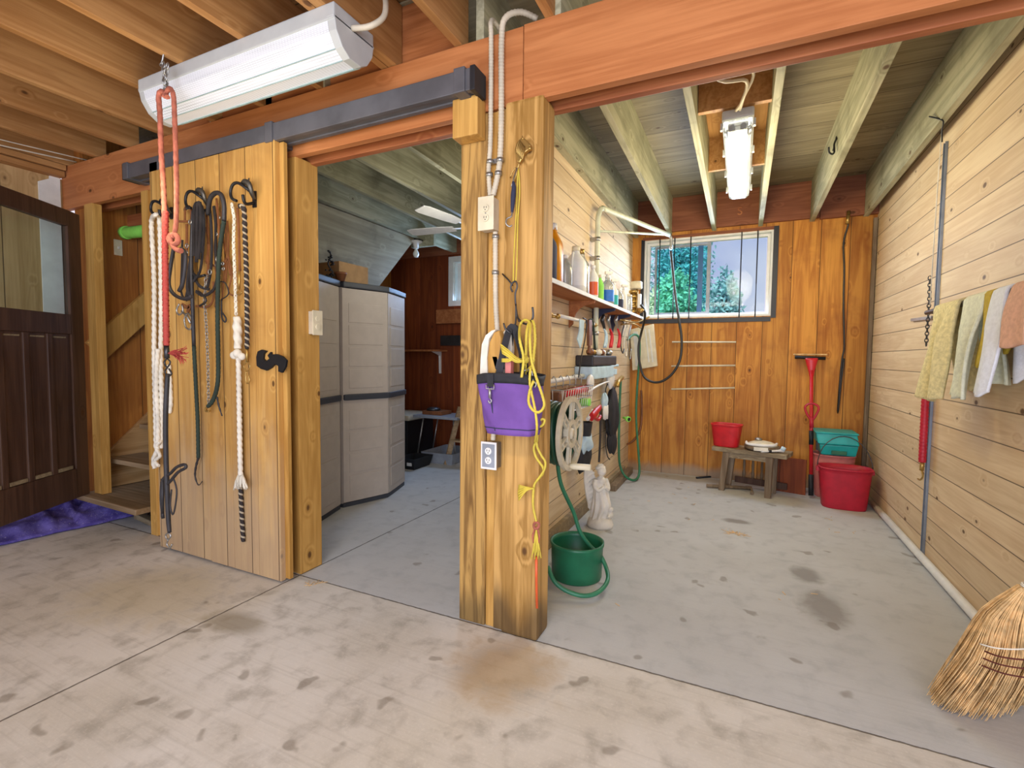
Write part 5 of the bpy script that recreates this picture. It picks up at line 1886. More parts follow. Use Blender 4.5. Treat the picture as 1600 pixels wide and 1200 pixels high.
# caddy tray with bits above the lower rail
c = PX(935, 575, -1.05)
CA = thing('grooming_caddy', 'dark plastic tray of small brushes fixed under the shears', 'tray', (-1.05, c.y, c.z))
p0, p1 = PX(925, 572, -1.0), PX(962, 556, -1.0)
b = MB().box((XL, p0.y, p0.z), (-.99, p1.y, p0.z + .08))
b.build('tray_body', M_['leather'], CA, bevel=.012)
b = MB().box((XL, p0.y - .02, p0.z - .1), (-.99, p1.y - .1, p0.z - .005))
b.build('blue_box', 'cloth', CA, bevel=.01)
names = ['tan scrubbing brush', 'gold clip', 'cream sponge', 'brown comb', 'pale bottle cap', 'grey hoof knife']
mm = ['bleather', 'gold', 'ropew', 'bleather', 'whitep', 'metal']
for i in range(6):
    y = p0.y + (p1.y - p0.y) * (.1 + .15 * i)
    q = Vector((-1.05 + jit(.02), y, p0.z + .082))
    b = MB().lathe([(.02, 0), (.032, .015), (.03, .035), (.012, .05)], q, 'z', 10, 1.0, 1.2)
    one('grooming_tool', b, mm[i], names[i] + ' lying on the dark grooming tray', 'grooming tool')

# wire basket
p0, p1 = (-1.12, 2.45, 0), (-.93, 3.25, 0)
zt, zbk = 1.06, .92
WB = thing('wire_basket', 'wire basket with red and white things hanging on the left stall wall', 'basket', (-1.03, 2.9, zbk))
b = MB()
for z, e in ((zt, 0), ((zt + zbk) / 2, .008), (zbk, .015)):
    b.tube([(XL + .006, 2.68 + e, z), (-.93 - e, 2.68 + e, z), (-.93 - e, 3.3 - e, z), (XL + .006, 3.3 - e, z)], .0035, 6, closed=True)
b.build('basket_frame', 'metal', WB)
b = MB()
for k in range(14):
    y = 2.68 + .62 * k / 13
    b.tube([(-.93, y, zt), (-.945, y, zbk), (XL + .01, y, zbk)], .0022, 5)
for k in range(4):
    x = XL + .01 + .18 * k / 3
    b.tube([(x, 2.68, zt), (x, 2.695, zbk), (x, 3.285, zbk), (x, 3.3, zt)], .0022, 5)
b.build('basket_wires', 'whitep', WB)
b = MB().tube([(-1.06, 2.5, 1.10), (-1.06, 3.55, 1.12)], .016, 10)
one('towel_rail', b, 'whitep', 'thick white rail behind the top edge of the wire basket', 'rail')
for i in range(7):
    y = 2.56 + .13 * i
    b = MB().tube([(-1.06, y - .02, 1.10), (-1.045, y, 1.135), (-1.03, y + .01, 1.10), (-1.035, y + .01, 1.06)], .004, 6, res=3)
    one('curtain_hook', b, 'metal', ['first', 'second', 'third', 'fourth', 'fifth', 'sixth', 'farthest'][i] + ' steel hook on the thick white rail, counting from the post', 'hook', 'hooks on the white rail')
c0_, c1_ = PX(886, 619, -1.0), PX(920, 616, -1.0)
b = MB().tube([(-1.02, c0_.y, 1.02), (-1.02, c1_.y + .05, 1.03)], .026, 14)
b.tube([(-1.02, c1_.y + .05, 1.03), (-1.02, c1_.y + .1, 1.03)], .034, 14)
one('torch', b, 'red', 'red tube lying in the wire basket', 'tool')
b = MB().box((-1.10, 2.72, .93), (-.97, 2.84, 1.045))
one('small_box', b, 'bleather', 'dull brown box in the near end of the wire basket', 'box', bevel=.01)
c = PX(923, 598, -.99)
b = MB().lathe([(.001, -.02), (.05, -.018), (.062, 0), (.05, .012), (.001, .016)], (c.x, c.y, c.z), 'x', 22)
one('white_disc', b, 'whitep', 'round white lid leaning over the far end of the wire basket', 'lid')
b = MB().tube(x_([(920, 612), (932, 604), (945, 598), (952, 596)], -.97), [.008, .009, .007, .005], 8, res=4)
one('white_brush', b, 'whitep', 'curved white plastic handle right of the round lid', 'handle')
b = MB()
c = PX(911, 628, -.98)
b.ball(c, .03, 10)
b.lathe([(.026, 0), (.026, .05)], c + Vector((-.0, 0, 0)), 'x', 12)
one('hose_nozzle', b, 'limeg', 'round lime green hose fitting under the basket', 'nozzle')
p0, p1 = PX(893, 634, -1.0), PX(916, 610, -1.0)
b = MB().box((-1.08, 2.98, .80), (-.99, 3.2, .915))
one('black_pouch', b, 'dfab', 'small black pouch just below the wire basket', 'pouch', bevel=.02)

# red nozzle gun on its grey cup
p = PX(932, 640, -.96)
RG = thing('spray_gun', 'red hose spray gun sticking out above the grey cup', 'nozzle', tuple(p))
b = MB()
b.tube(x_([(924, 652), (930, 645), (938, 636)], -.95), [.03, .034, .02], 10, res=3, flat=.6)
b.tube(x_([(926, 650), (934, 656), (938, 650)], -.95), .013, 8, res=3)
b.build('gun_body', M_['red'], RG)
MB().tube(x_([(918, 655), (924, 645), (926, 641)], -.97), [.014, .016, .013], 8, res=3).build('hose_tail', 'whitep', RG)
c = PX(918, 668, -1.0)
b = MB().lathe([(.045, -.10), (.055, -.01), (.058, 0), (.052, 0), (.045, -.08)], (-1.02, c.y, c.z + .04), 'z', 18)
one('grey_cup', b, 'leather', 'dark grey cup fixed to the wall beside the hose reel', 'cup')
# rag bundle in a black bag
c = PX(916, 700, -1.02)
RB = thing('rag_bag', 'black bag with pale blue rags hanging behind the hose reel', 'bag', (-1.04, c.y, c.z - .1))


def lump(c, r, sz, amp, seed):
    b = MB()
    n = 14
    base = 0
    prof = []
    b.ball((0, 0, 0), 1.0, 20)
    def f(v):
        k = 1 + amp * noise.noise(v * 2.2 + Vector((seed, 0, 0))) + amp * .5 * noise.noise(v * 6 + Vector((0, seed, 0)))
        return Vector((c[0] + v.x * r[0] * k, c[1] + v.y * r[1] * k, c[2] + v.z * r[2] * k))
    b.xf(f)
    return b


lump((-1.05, c.y + .02, c.z - .06), (.06, .13, .13), 1, .35, 3).build('bag_body', 'dfab', RB, sub=1)
lump((-1.03, c.y - .02, c.z + .05), (.06, .10, .09), 1, .6, 5).build('rags', 'cloth', RB, sub=1)
b = MB().strap(x_([(938, 638), (938, 680), (936, 722)], -1.08), .03, .012, (1, 0, 0))
one('rubber_strip', b, 'leather', 'long black rubber strap hanging behind the angel statue', 'strap')
b = MB()
b.strap(x_([(950, 598), (946, 612), (948, 640), (950, 668)], -1.07), .012, .006, (1, 0, 0))
b.strap(x_([(948, 665), (946, 690), (949, 712), (953, 718)], -1.07), .010, .005, (1, 0, 0))
b.strap(x_([(961, 600), (960, 640)], -1.08), .012, .006, (1, 0, 0))
one('halter_strap', b, 'dfab', 'thin black webbing straps dangling left of the black bag', 'strap')
c = PX(958, 650, -1.05)
KB = thing('nylon_bag', 'crumpled black nylon bag hanging left of the green hose', 'bag', (-1.06, c.y, c.z - .25))
lump((-1.06, c.y, c.z + .02), (.055, .17, .24), 1, .45, 9).build('bag_body', 'dfab', KB, sub=1)
lump((-1.06, c.y + .02, c.z - .24), (.04, .11, .12), 1, .5, 12).build('bag_fold', 'dfab', KB, sub=1)
c = PX(946, 632, -1.03)
WG = thing('work_gloves', 'pair of pale blue and white work gloves on the left wall', 'gloves', tuple(c))
lump((-1.04, c.y, c.z + .03), (.03, .06, .07), 1, .5, 15).build('glove_palm', 'cloth', WG, sub=1)
b = MB()
for i in range(4):
    b.tube([(-1.03, c.y - .04 + .03 * i, c.z - .01), (-1.03, c.y - .045 + .035 * i, c.z - .07), (-1.03, c.y - .04 + .034 * i, c.z - .12 - .01 * (i % 2))], [.012, .012, .009], 8)
b.build('glove_fingers', 'whitep', WG)
c = PX(955, 580, -1.05)
b = MB().box((XL, c.y - .25, c.z - .03), (-1.02, c.y + .1, c.z + .02))
b.tube([(-1.05, c.y - .3, c.z + .04), (-1.05, c.y + .25, c.z + .05)], .012, 8)
one('white_bracket', b, 'cloth', 'pale blue wall bracket below the dark grooming tray', 'bracket', bevel=.004)
b = lump((-1.06, PX(953, 612, -1.06).y, 1.08), (.035, .09, .10), 1, .5, 21)
one('dust_mask', b, 'whitep', 'crumpled pale cloth behind the webbing straps', 'cloth', sub=1)

# hose reel
RC = Vector((-.80, 2.42, .855))
RL = thing('hose_reel', 'beige plastic wall hose reel wound with dark green hose', 'hose reel', (-.97, RC.y, RC.z - .2))


def wheel(x, r=.195):
    b = MB()
    n = 40
    for r0, r1, w in ((r - .028, r, .022), (.05, .075, .028)):
        b.lathe([(r0, x - w / 2), (r1, x - w / 2), (r1, x + w / 2), (r0, x + w / 2), (r0, x - w / 2)], (0, RC.y, RC.z), 'x', n, sm=False)
    for k in range(6):
        a = 2 * PI * k / 6 + .35
        for s_ in (-.11, .11):
            p = Vector((x, RC.y + .065 * math.cos(a + s_ * 2.2), RC.z + .065 * math.sin(a + s_ * 2.2)))
            q = Vector((x, RC.y + (r - .02) * math.cos(a + s_ * .9), RC.z + (r - .02) * math.sin(a + s_ * .9)))
            b.bar(p, q, .010, .016, (1, 0, 0))
        a2 = a
        p = Vector((x, RC.y + (r * .62) * math.cos(a2 - .14), RC.z + r * .62 * math.sin(a2 - .14)))
        q = Vector((x, RC.y + (r * .62) * math.cos(a2 + .14), RC.z + r * .62 * math.sin(a2 + .14)))
        b.bar(p, q, .008, .012, (1, 0, 0))
    return b


wheel(-.80).build('reel_wheel', 'beige', RL)
wheel(-1.06).build('reel_wheel', 'beige', RL)
MB().lathe([(.045, -1.11), (.045, -.805), (.03, -.80), (.028, -.785), (.001, -.784)], (0, RC.y, RC.z), 'x', 20).build('reel_hub', 'beige', RL)
MB().box((XL, RC.y - .12, RC.z - .1), (XL + .02, RC.y + .12, RC.z + .1)).build('wall_plate', 'beige', RL, bevel=.005)
b = MB().tube([(-.79, RC.y - .03, RC.z - .165), (-.77, RC.y - .03, RC.z - .165), (-.68, RC.y - .02, RC.z - .165)], [.012, .017, .017], 12)
b.build('crank_handle', 'cream', RL)
b = MB()
for i in range(9):
    x = -1.04 + .027 * i
    for r in (.155, .13):
        ring = [(x + .006 * math.sin(a * 2 + i), RC.y + (r + .006 * math.sin(3 * a + i)) * math.cos(a), RC.z + (r + .006 * math.sin(3 * a + i)) * math.sin(a)) for a in [2 * PI * k / 36 for k in range(36)]]
        b.tube(ring, .0135, 8, closed=True)
b.build('wound_hose', 'dhose', RL)

# green rubber bucket with hose over it
GB = PZ(893, 905, 0)
GB = Vector((GB.x + .01, GB.y + .06, 0))
BU = thing('rubber_bucket', 'dark green round rubber bucket on the floor behind the post', 'bucket', tuple(GB))
r0 = .148
b = MB().lathe([(r0 * .93, 0), (r0 * .96, .01), (r0 * 1.0, .18), (r0 * 1.04, .19), (r0 * 1.04, .205), (r0 * .97, .205), (r0 * .95, .18), (r0 * .90, .02), (.001, .018)], GB, 'z', 40)
b.build('bucket_body', 'green', BU)
hs = Vector((-.90, 2.50, .70))
g0 = [hs, (-.885, 2.53, .55), PY(896, 800, 2.62), PY(906, 830, 2.64), PY(922, 853, 2.67), PY(938, 868, 2.66), PY(948, 890, 2.62, ), PY(949, 908, 2.52), PY(935, 925, 2.42), PY(912, 931, 2.36), PY(885, 923, 2.34), PY(866, 908, 2.33), PY(856, 885, 2.36)]
g0 = [Vector(p) for p in g0]
for p in g0:
    p.z = max(p.z, .014)
b = MB().tube(g0, .0115, 10, res=6)
one('garden_hose', b, 'hose', 'green garden hose running from the reel down around the green bucket', 'hose')

# green hose hanging by the far end of the left wall
YH = 5.2
b = MB()
gg = [PX(968, 595, -1.05), PX(968, 640, -1.05), PX(967, 690, -1.04)]
b.tube([PX(970, 592, -1.09), PX(968, 640, -1.09), PX(967, 700, -1.085), PY(969, 728, 4.86), PY(978, 745, 4.86), PY(992, 750, 4.95), PY(999, 738, 5.1), PY(997, 700, 5.25), PY(994, 650, 5.35), PY(996, 600, 5.38), PY(999, 560, 5.38), PY(999, 530, 5.38), PY(993, 523, 5.36), PY(986, 525, 5.22), PY(981, 531, 5.05)], .012, 10, res=6)
one('garden_hose', b, 'hose', 'green garden hose hanging in a long loop in the far left stall corner', 'hose')
b = MB().tube([PX(972, 590, -1.07), PX(966, 596, -1.05), PX(964, 604, -1.05)], .022, 10, res=4)
one('hose_fitting', b, 'gold', 'brass fitting at the top of the hanging green hose', 'hose fitting')
c = PY(979, 654, 4.9)
NZ = thing('hose_nozzle', 'lime green hose nozzle pointing out beside the hanging green hose', 'nozzle', tuple(c))
dv = Vector((.8, -.6, -.1)).normalized()
MB().tube([c - dv * .05, c - dv * .01, c + dv * .01, c + dv * .035], [.012, .014, .026, .028], 14).build('nozzle_body', 'limeg', NZ)
MB().tube([c + dv * .036, c + dv * .038], [.018, .018], 14).build('nozzle_face', 'black', NZ)
b = MB().tube([PY(1002, 610, 5.44), PY(1003, 650, 5.44), PY(999, 675, 5.43), PY(988, 690, 5.4), PY(980, 694, 5.3)], .012, 8, res=5)
one('drain_pipe', b, 'bleather', 'brown curved pipe in the far left corner low on the wall', 'pipe')
b = MB().box((-1.093, 4.5, .0), (-1.03, 5.3, .06))
b.xf(lambda v: Vector((v.x, v.y, v.z + (v.y - 4.7) * .02)))
one('timber_block', b, 'oldwoodz', 'weathered timber offcut lying along the foot of the left wall', 'timber', bevel=.006)

# white plastic panel on the back wall
p = [PY(x, y, 5.44) for x, y in ((984, 515), (1021, 506), (1027, 572), (988, 579))]
WP = thing('hanging_board', 'white moulded plastic panel hanging on the back wall below the window', 'panel', (-1.0, 5.44, 1.13))
b = MB()
b.hexa([p[3], p[2], p[2] + Vector((0, .045, 0)), p[3] + Vector((0, .045, 0)), p[0], p[1], p[1] + Vector((0, .045, 0)), p[0] + Vector((0, .045, 0))])
b.build('panel_body', 'cream', WP, bevel=.008)
b = MB()
for x0_, x1_ in ((1008, 1014), (1014, 1020)):
    b.bar(PY(x0_, 514, 5.436), PY(x1_, 566, 5.436), .012, .006, (0, 1, 0))
b.bar(PY(993, 518, 5.436), PY(997, 572, 5.436), .05, .006, (0, 1, 0))
b.build('panel_groove', 'bleach', WP)
# ================================================================== ANGEL STATUE
AC = PZ(934, 829, 0)
AC = Vector((AC.x - .01, AC.y + .09, 0))
AN = thing('angel_statue', 'white cast stone angel statue standing on the floor by the left wall', 'statue', tuple(AC))
fw = Vector((.72, -.69, 0))      # facing
rt = Vector((.69, .72, 0))


def ap(r, f, z): return AC + rt * r + fw * f + Vector((0, 0, z))


b = MB()
b.lathe([(.095, 0), (.10, .02), (.092, .05), (.075, .075), (.001, .08)], AC, 'z', 22, 1.0, .85)
b.xf(lambda v: AC + (v - AC) * (1 + .10 * noise.noise(v * 22)) if v.z > .001 else v)
b.build('statue_base', 'stone', AN)
b = MB()


def robe(u, t):
    a = 2 * PI * u
    z = .06 + .30 * t
    r = .068 - .030 * t + .008 * math.sin(PI * t) - (.006 if t > .9 else 0)
    fold = 1 + (.11 * (1 - t) + .03) * math.sin(a * 9 + 3 * math.sin(t * 4)) + .04 * math.sin(a * 4 + t * 6)
    knee = .022 * math.exp(-((t - .35) ** 2) / .03) * max(0, math.cos(a - .9))
    cx_, cy_ = math.cos(a) * (r * fold) + .006 * math.sin(t * 3), math.sin(a) * (r * fold * .85)
    return ap(cx_ * 1.0, cy_ * -1 * -1 + knee, z)


b.grid(robe, 72, 30)
b.face([k * 31 for k in range(72)])
b.face([k * 31 + 30 for k in range(72)][::-1])
b.ball(ap(0, 0, .345), .042, 14, sz=.8)
b.tube([ap(0, .0, .36), ap(0, .006, .392)], [.018, .015], 12)
b.ball(ap(0, .012, .420), .034, 18, sz=1.12)
b.ball(ap(0, .045, .414), .007, 8)
for s_ in (-1, 1):
    b.tube([ap(s_ * .040, 0, .355), ap(s_ * .054, .012, .31), ap(s_ * .040, .040, .285), ap(s_ * .008, .055, .31)], [.020, .018, .015, .010], 12, res=4)
b.tube([ap(0, .05, .298), ap(0, .058, .33)], [.012, .007], 10)
b.build('figure', 'stone', AN, remesh=.0035)
b = MB()
b.ball(ap(0, -.004, .434), .034, 14, sz=1.0)
for i in range(60):
    a = i * 2.4
    el = -.5 + 2.0 * ((i * 7) % 60) / 60
    f_ = math.cos(el) * math.sin(a)
    if f_ > .35 and el < .6:
        continue
    b.ball(ap(.033 * math.cos(el) * math.cos(a), -.002 + .033 * f_, .430 + .033 * math.sin(el)), .0095, 6)
b.build('hair', 'stone', AN, remesh=.003)
for s_ in (-1, 1):
    b = MB()
    out = [(.015, .36), (.035, .415), (.06, .445), (.078, .44), (.085, .40), (.084, .34), (.078, .28), (.068, .21), (.055, .15), (.045, .11), (.036, .13), (.030, .2), (.02, .28)]
    n = len(out)
    for lay, f_ in ((0, -.048), (1, -.030)):
        for r, z in out:
            b.v.append(ap(s_ * r * (1.3 if s_ < 0 else .85), f_ - (.22 if s_ < 0 else .5) * (r), z - (0 if s_ < 0 else .03)))
    b.face(list(range(n)))
    b.face(list(range(n, 2 * n))[::-1])
    for i in range(n):
        j = (i + 1) % n
        b.face([i, j, n + j, n + i])
    for k in range(7 if s_ < 0 else 0):
        z0 = .40 - .035 * k
        b.tube([ap(s_ * .028, -.040, z0), ap(s_ * .068, -.044, z0 - .02), ap(s_ * (.100 - .005 * k), -.052, z0 - .06)], [.006, .009, .004], 8, res=3)
    b.build('wing', 'stone', AN, remesh=.004)
b = MB()
b.ball(ap(.06, .035, .095), .030, 12)
b.ball(ap(.062, .045, .135), .022, 12)
b.tube([ap(.06, .05, .11), ap(.03, .07, .085)], [.014, .009], 8)
b.ball(ap(.085, .0, .09), .022, 10)
b.build('cherub', 'stone', AN, remesh=.004)

# ================================================================== STALL, BACK WALL
for i, (xa, ya, xb, yb_) in enumerate(((1050, 534.5, 1150, 534.5), (1049, 572, 1149, 571), (1049, 608, 1148, 606))):
    a, c = PY(xa, ya, 5.44), PY(xb, yb_, 5.44)
    RD = thing('dowel_rail', ['top', 'middle', 'lowest'][i] + ' of the three thin wooden dowels on the back wall', 'rail', tuple(a))
    MB().tube([a, c], .009, 8).build('dowel', 'cream', RD)
    for q in (a.lerp(c, .03), a.lerp(c, .97)):
        MB().tube([q, (q.x, YB, q.z)], .006, 8).build('rail_peg', 'cream', RD)
# black extension cord down the wall
b = MB()
b.tube([PY(1326, 335, 5.44), PY(1325, 352, 5.47), PY(1318, 380, 5.49), PY(1319, 420, 5.49), PY(1318, 480, 5.49), PY(1319, 540, 5.49), PY(1316, 560, 5.48), PY(1312, 600, 5.48), PY(1309, 645, 5.48), PY(1314, 600, 5.47), PY(1319, 560, 5.47)], .008, 8, res=5)
one('power_cord', b, 'bhose', 'dark cord hanging down the back wall near the right corner', 'cord')
b = MB().tube([PY(1326, 330, 5.45), PY(1325, 342, 5.45), PY(1324, 350, 5.45)], .016, 8)
one('junction_fitting', b, 'gold', 'small brass fitting at the top of the dark cord', 'fitting')
c = PY(1357, 420, 5.47)
trim(MB().box((XR - .035, 5.455, 0), (XR - .005, 5.495, 2.55)), 'oldwoodz', bevel=.003)

# bench stool with slatted back leaning underneath
BN = thing('bench', 'weathered low wooden bench against the back wall', 'bench', (.08, 5.25, 0))
tzb = .415
P4 = [PZ(1113, 690, tzb), PZ(1228, 716, tzb), PZ(1222, 690, tzb), PZ(1118, 684, tzb)]
A1 = Vector((-.235, 5.02, 0))
A2 = Vector((.385, 4.86, 0))
u = (A2 - A1).normalized()
v = Vector((-u.y, u.x, 0))
Lb = (A2 - A1).length


def bp(a, c, z): return A1 + u * a + v * c + Vector((0, 0, z))


def bhex(b, a0, a1, c0, c1, z0, z1):
    return b.hexa([bp(a0, c0, z0), bp(a1, c0, z0), bp(a1, c1, z0), bp(a0, c1, z0), bp(a0, c0, z1), bp(a1, c0, z1), bp(a1, c1, z1), bp(a0, c1, z1)])


b = MB()
bhex(b, 0, Lb, 0, .135, tzb - .04, tzb)
bhex(b, .004, Lb + .004, .14, .27, tzb - .042, tzb - .002)
b.build('seat_board', 'oldwood', BN, bevel=.006)
for a_, c_ in ((.13, .03), (.50, .03), (.13, .24), (.50, .24)):
    b = MB().hexa([bp(a_ - .03 + (-.03 if a_ < .3 else 0), c_ - .02, 0), bp(a_ + .02 + (-.03 if a_ < .3 else 0), c_ - .02, 0), bp(a_ + .02 + (-.03 if a_ < .3 else 0), c_ + .02, 0), bp(a_ - .03 + (-.03 if a_ < .3 else 0), c_ + .02, 0),
                   bp(a_ - .03, c_ - .02, tzb - .042), bp(a_ + .03, c_ - .02, tzb - .042), bp(a_ + .03, c_ + .02, tzb - .042), bp(a_ - .03, c_ + .02, tzb - .042)])
    b.build('leg', 'oldwoodz', BN, bevel=.003)
b = MB()
bhex(b, .12, .52, .02, .04, tzb - .09, tzb - .042)
b.build('apron', 'oldwood', BN)
SP = thing('slatted_panel', 'old spindle panel leaning behind the legs of the bench', 'panel', tuple(bp(.3, .3, 0)))
for a_ in (.22, .30, .38, .46):
    MB().lathe([(.010, .09), (.016, .14), (.010, .17), (.013, .22), (.010, .27), (.017, .30), (.010, .35)], bp(a_, .31, 0), 'z', 10).build('spindle', 'oldwoodz', SP)
b = MB()
bhex(b, .14, .60, .295, .325, .035, .095)
bhex(b, .14, .60, .295, .325, .35, .39)
b.build('panel_rail', 'brown', SP, bevel=.003)
b = MB()
bhex(b, .46, .74, .36, .385, 0, .33)
one('plywood_offcut', b, 'wallS', 'brown board leaning on the wall under the right side of the bench', 'board', bevel=.002)
b = MB().tube([PZ(1104, 762, 0) + Vector((0, 0, .02)), PZ(1174, 766, 0) + Vector((0, 0, .02)), PZ(1175, 774, 0) + Vector((0, 0, .02))], .017, 10)
one('metal_pipe', b, 'oldwoodz', 'bent old pipe lying on the floor in front of the bench', 'pipe')
b = MB().tube([PZ(1088, 748, 0) + Vector((0, 0, .01)), PZ(1125, 745, 0) + Vector((0, 0, .01))], .010, 8)
one('thin_rod', b, 'tar', 'thin dark rod on the floor left of the bench', 'rod')
b = MB()
for i in range(26):
    px, py = random.choice([(1060, 765), (1040, 745), (1150, 835), (1100, 800), (990, 790), (1250, 930), (1310, 820), (1080, 790), (940, 960), (1215, 870)])
    q = PZ(px + jit(30), py + jit(16), 0)
    a_ = random.uniform(0, PI)
    L_ = random.uniform(.01, .04)
    b.bar(q + Vector((0, 0, .002)), q + Vector((math.cos(a_) * L_, math.sin(a_) * L_, .003)), .003, .002)
for q, n in ((PZ(1150, 835, 0), 30), (PZ(385, 880, 0), 6), (PZ(490, 915, 0), 8)):
    for i in range(n):
        a_ = random.uniform(0, PI)
        L_ = random.uniform(.02, .07)
        s_ = q + Vector((jit(.05), jit(.03), .003))
        b.bar(s_, s_ + Vector((math.cos(a_) * L_, math.sin(a_) * L_, .002)), .0025, .002)
one('straw_debris', b, 'straw', 'bits of straw and hay scattered over the concrete floor', 'straw', kind='stuff')


# tubs and buckets: rounded-rectangle vessels
def vessel(c, rx, ry, h, taper, m, name, label, cat, power=3.2, rim=.012, rot=0.0, handle=None, ribs=0, bottom_in=.006):
    o = thing(name, label, cat, tuple(c))
    b = MB()
    prof = [(taper, 0), (taper + .02, .008), (.985 if not ribs else .97, h * .86), (.99, h * .87), (1.0, h - .014), (1.045, h - .012), (1.045, h), (.965, h), (.955, h * .86), (taper - .03, .02), (.001, .018)]
    b.lathe([(r, z) for r, z in prof], (0, 0, 0), 'z', 44, rx, ry, True, power)
    ca, sa = math.cos(rot), math.sin(rot)
    b.xf(lambda v: Vector((c[0] + v.x * ca - v.y * sa, c[1] + v.x * sa + v.y * ca, c[2] + v.z)))
    b.build('bucket_body', m, o)
    if handle:
        n = 14
        hh, tilt = handle
        pts = []
        for k in range(n + 1):
            a = PI * k / n
            x, z = rx * 1.05 * math.cos(a), hh * math.sin(a)
            y = tilt * math.sin(a)
            pts.append(Vector((c[0] + x * ca - y * sa, c[1] + x * sa + y * ca, c[2] + h - .02 + z)))
        MB().tube(pts, .004, 8).build('handle', 'dmetal', o)
        for s_ in (-1, 1):
            q = Vector((c[0] + s_ * rx * 1.02 * ca, c[1] + s_ * rx * 1.02 * sa, c[2] + h - .03))
            MB().box(q - Vector((.015, .018, .02)), q + Vector((.015, .018, .02))).build('handle_lug', m, o, bevel=.004)
    return o


vessel((.825, 4.93, 0), .19, .135, .345, .83, 'crim', 'bucket', 'large crimson rubber bucket with wire handle in the right corner', 'bucket', handle=(.27, .08))
vessel((.79, 5.26, 0), .165, .135, .40, .82, 'pink', 'bucket', 'faded pink bucket standing behind the crimson bucket', 'bucket', power=2.4)
tub_c = PY(1137, 684, 5.08)
vessel((-.11, 5.11, tzb + .001), .135, .095, .215, .80, 'red', 'tub', 'bright red plastic tub standing on the left end of the bench', 'tub', rot=-.25, rim=.01)
# teal carry box sitting on the pink bucket
TE = thing('carry_box', 'turquoise plastic box stacked on top of the pink bucket', 'box', (.80, 5.24, .41))
b = MB().hexa([(.675, 5.12, .405), (.935, 5.12, .405), (.935, 5.36, .405), (.675, 5.36, .405), (.655, 5.10, .50), (.95, 5.10, .50), (.95, 5.38, .50), (.655, 5.38, .50)])
b.build('box_body', 'teal', TE, bevel=.01)
b = MB().hexa([(.645, 5.09, .503), (.955, 5.09, .503), (.955, 5.39, .503), (.645, 5.39, .503), (.625, 5.10, .605), (.935, 5.10, .605), (.935, 5.39, .605), (.625, 5.39, .605)])
b.build('box_lid', 'teal', TE, bevel=.012)
b = MB().box((.62, 5.085, .60), (.945, 5.395, .612))
b.build('lid_rim', 'teal', TE, bevel=.004)
b = MB().box((.75, 5.100, .415), (.865, 5.118, .450))
b.build('grip', 'green', TE, bevel=.004)
b = MB().box((.635, 5.12, .44), (.650, 5.16, .52))
b.build('latch', 'black', TE)

# round scale / feed pan with brush on the bench
c = bp(.41, .13, tzb + .001)
SC = thing('feed_pan', 'round weathered pan with a white lever lid on the bench', 'pan', tuple(c))
b = MB().lathe([(.10, 0), (.145, .012), (.15, .04), (.135, .045), (.12, .02), (.001, .018)], c, 'z', 32)
b.build('pan', 'gold', SC).active_material = M_['oldwoodz']
b = MB().lathe([(.13, .04), (.125, .058), (.08, .075), (.03, .085), (.001, .086)], c, 'z', 30)
b.build('pan_lid', M_['cream'], SC)
MB().lathe([(.03, .086), (.032, .10), (.018, .108), (.001, .108)], c + Vector((-.03, .02, 0)), 'z', 16).build('lid_knob', 'metal', SC)
b = MB().tube([c + Vector((-.13, -.03, .07)), c + Vector((-.12, -.09, .06)), c + Vector((-.02, -.13, .06)), c + Vector((.09, -.10, .065)), c + Vector((.12, -.03, .07))], .011, 8, res=4)
b.build('lever', 'whitep', SC)
b = MB().box(c + Vector((-.07, -.155, .012)), c + Vector((.045, -.148, .045)))
b.build('paper_label', 'ropew', SC)
c2 = bp(.50, .02, tzb + .012)
b = MB().tube([c2 + Vector((-.07, -.02, 0)), c2 + Vector((.0, .0, .004)), c2 + Vector((.07, .03, .008)), c2 + Vector((.11, .05, .012))], [.013, .009, .011, .02], 10, res=4)
DB = thing('hand_brush', 'small white handled brush lying on the right end of the bench', 'brush', tuple(c2))
b.build('handle', 'whitep', DB)
MB().tube([c2 + Vector((.10, .04, .01)), c2 + Vector((.115, .05, .04))], .02, 10).build('brush_head', 'cloth', DB)
MB().tube([c2 + Vector((-.01, -.003, .003)), c2 + Vector((.012, .005, .005))], .0125, 10).build('grip_band', 'black', DB)

# tin can
c = PZ(1246, 768, 0)
c = Vector((.52, 5.34, 0))
TC = thing('tin_can', 'open ribbed tin can on the floor beside the bench', 'can', tuple(c))
pr = [(.05, 0)]
for k in range(10):
    pr += [(.050, .012 + k * .0125), (.0475, .017 + k * .0125)]
pr += [(.052, .140), (.048, .140), (.046, .01), (.001, .008)]
MB().lathe(pr, c, 'z', 24).build('can_body', 'metal', TC)

# red handled mop turned upside down + shovel grip
m0 = PY(1267, 776, 5.12)
m1 = PY(1268, 575, 5.35)
m0.z = .02
MP = thing('roller_mop', 'red roller mop standing head up against the back wall', 'mop', tuple(m0))
ln = lambda t: m0.lerp(m1, t)
MB().tube([ln(.0), ln(.16)], .021, 12).build('rubber_grip', 'tar', MP)
MB().tube([ln(.15), ln(.98)], .0155, 12).build('pole', M_['red'], MP)
MB().tube([ln(.39), ln(.50)], .019, 12).build('rubber_sleeve', 'tar', MP)
b = MB()
hc_ = PY(1268, 562, 5.36)
b.tube([ln(.93), ln(.97), hc_ + Vector((0, 0, -.01)), hc_ + Vector((0, 0, .015))], [.018, .024, .05, .055], 14, flat=.45)
b.build('mop_bracket', 'red', MP)
a, c = PY(1242, 558, 5.37), PY(1290, 560, 5.37)
MB().tube([a, c], .016, 10).build('roller', 'tar', MP)
a, c = PY(1240, 553, 5.40), PY(1292, 555, 5.40)
MB().box(a - Vector((0, .03, .012)), c + Vector((0, .03, .012))).build('sponge', 'towld', MP, bevel=.006).active_material = M_['straw']
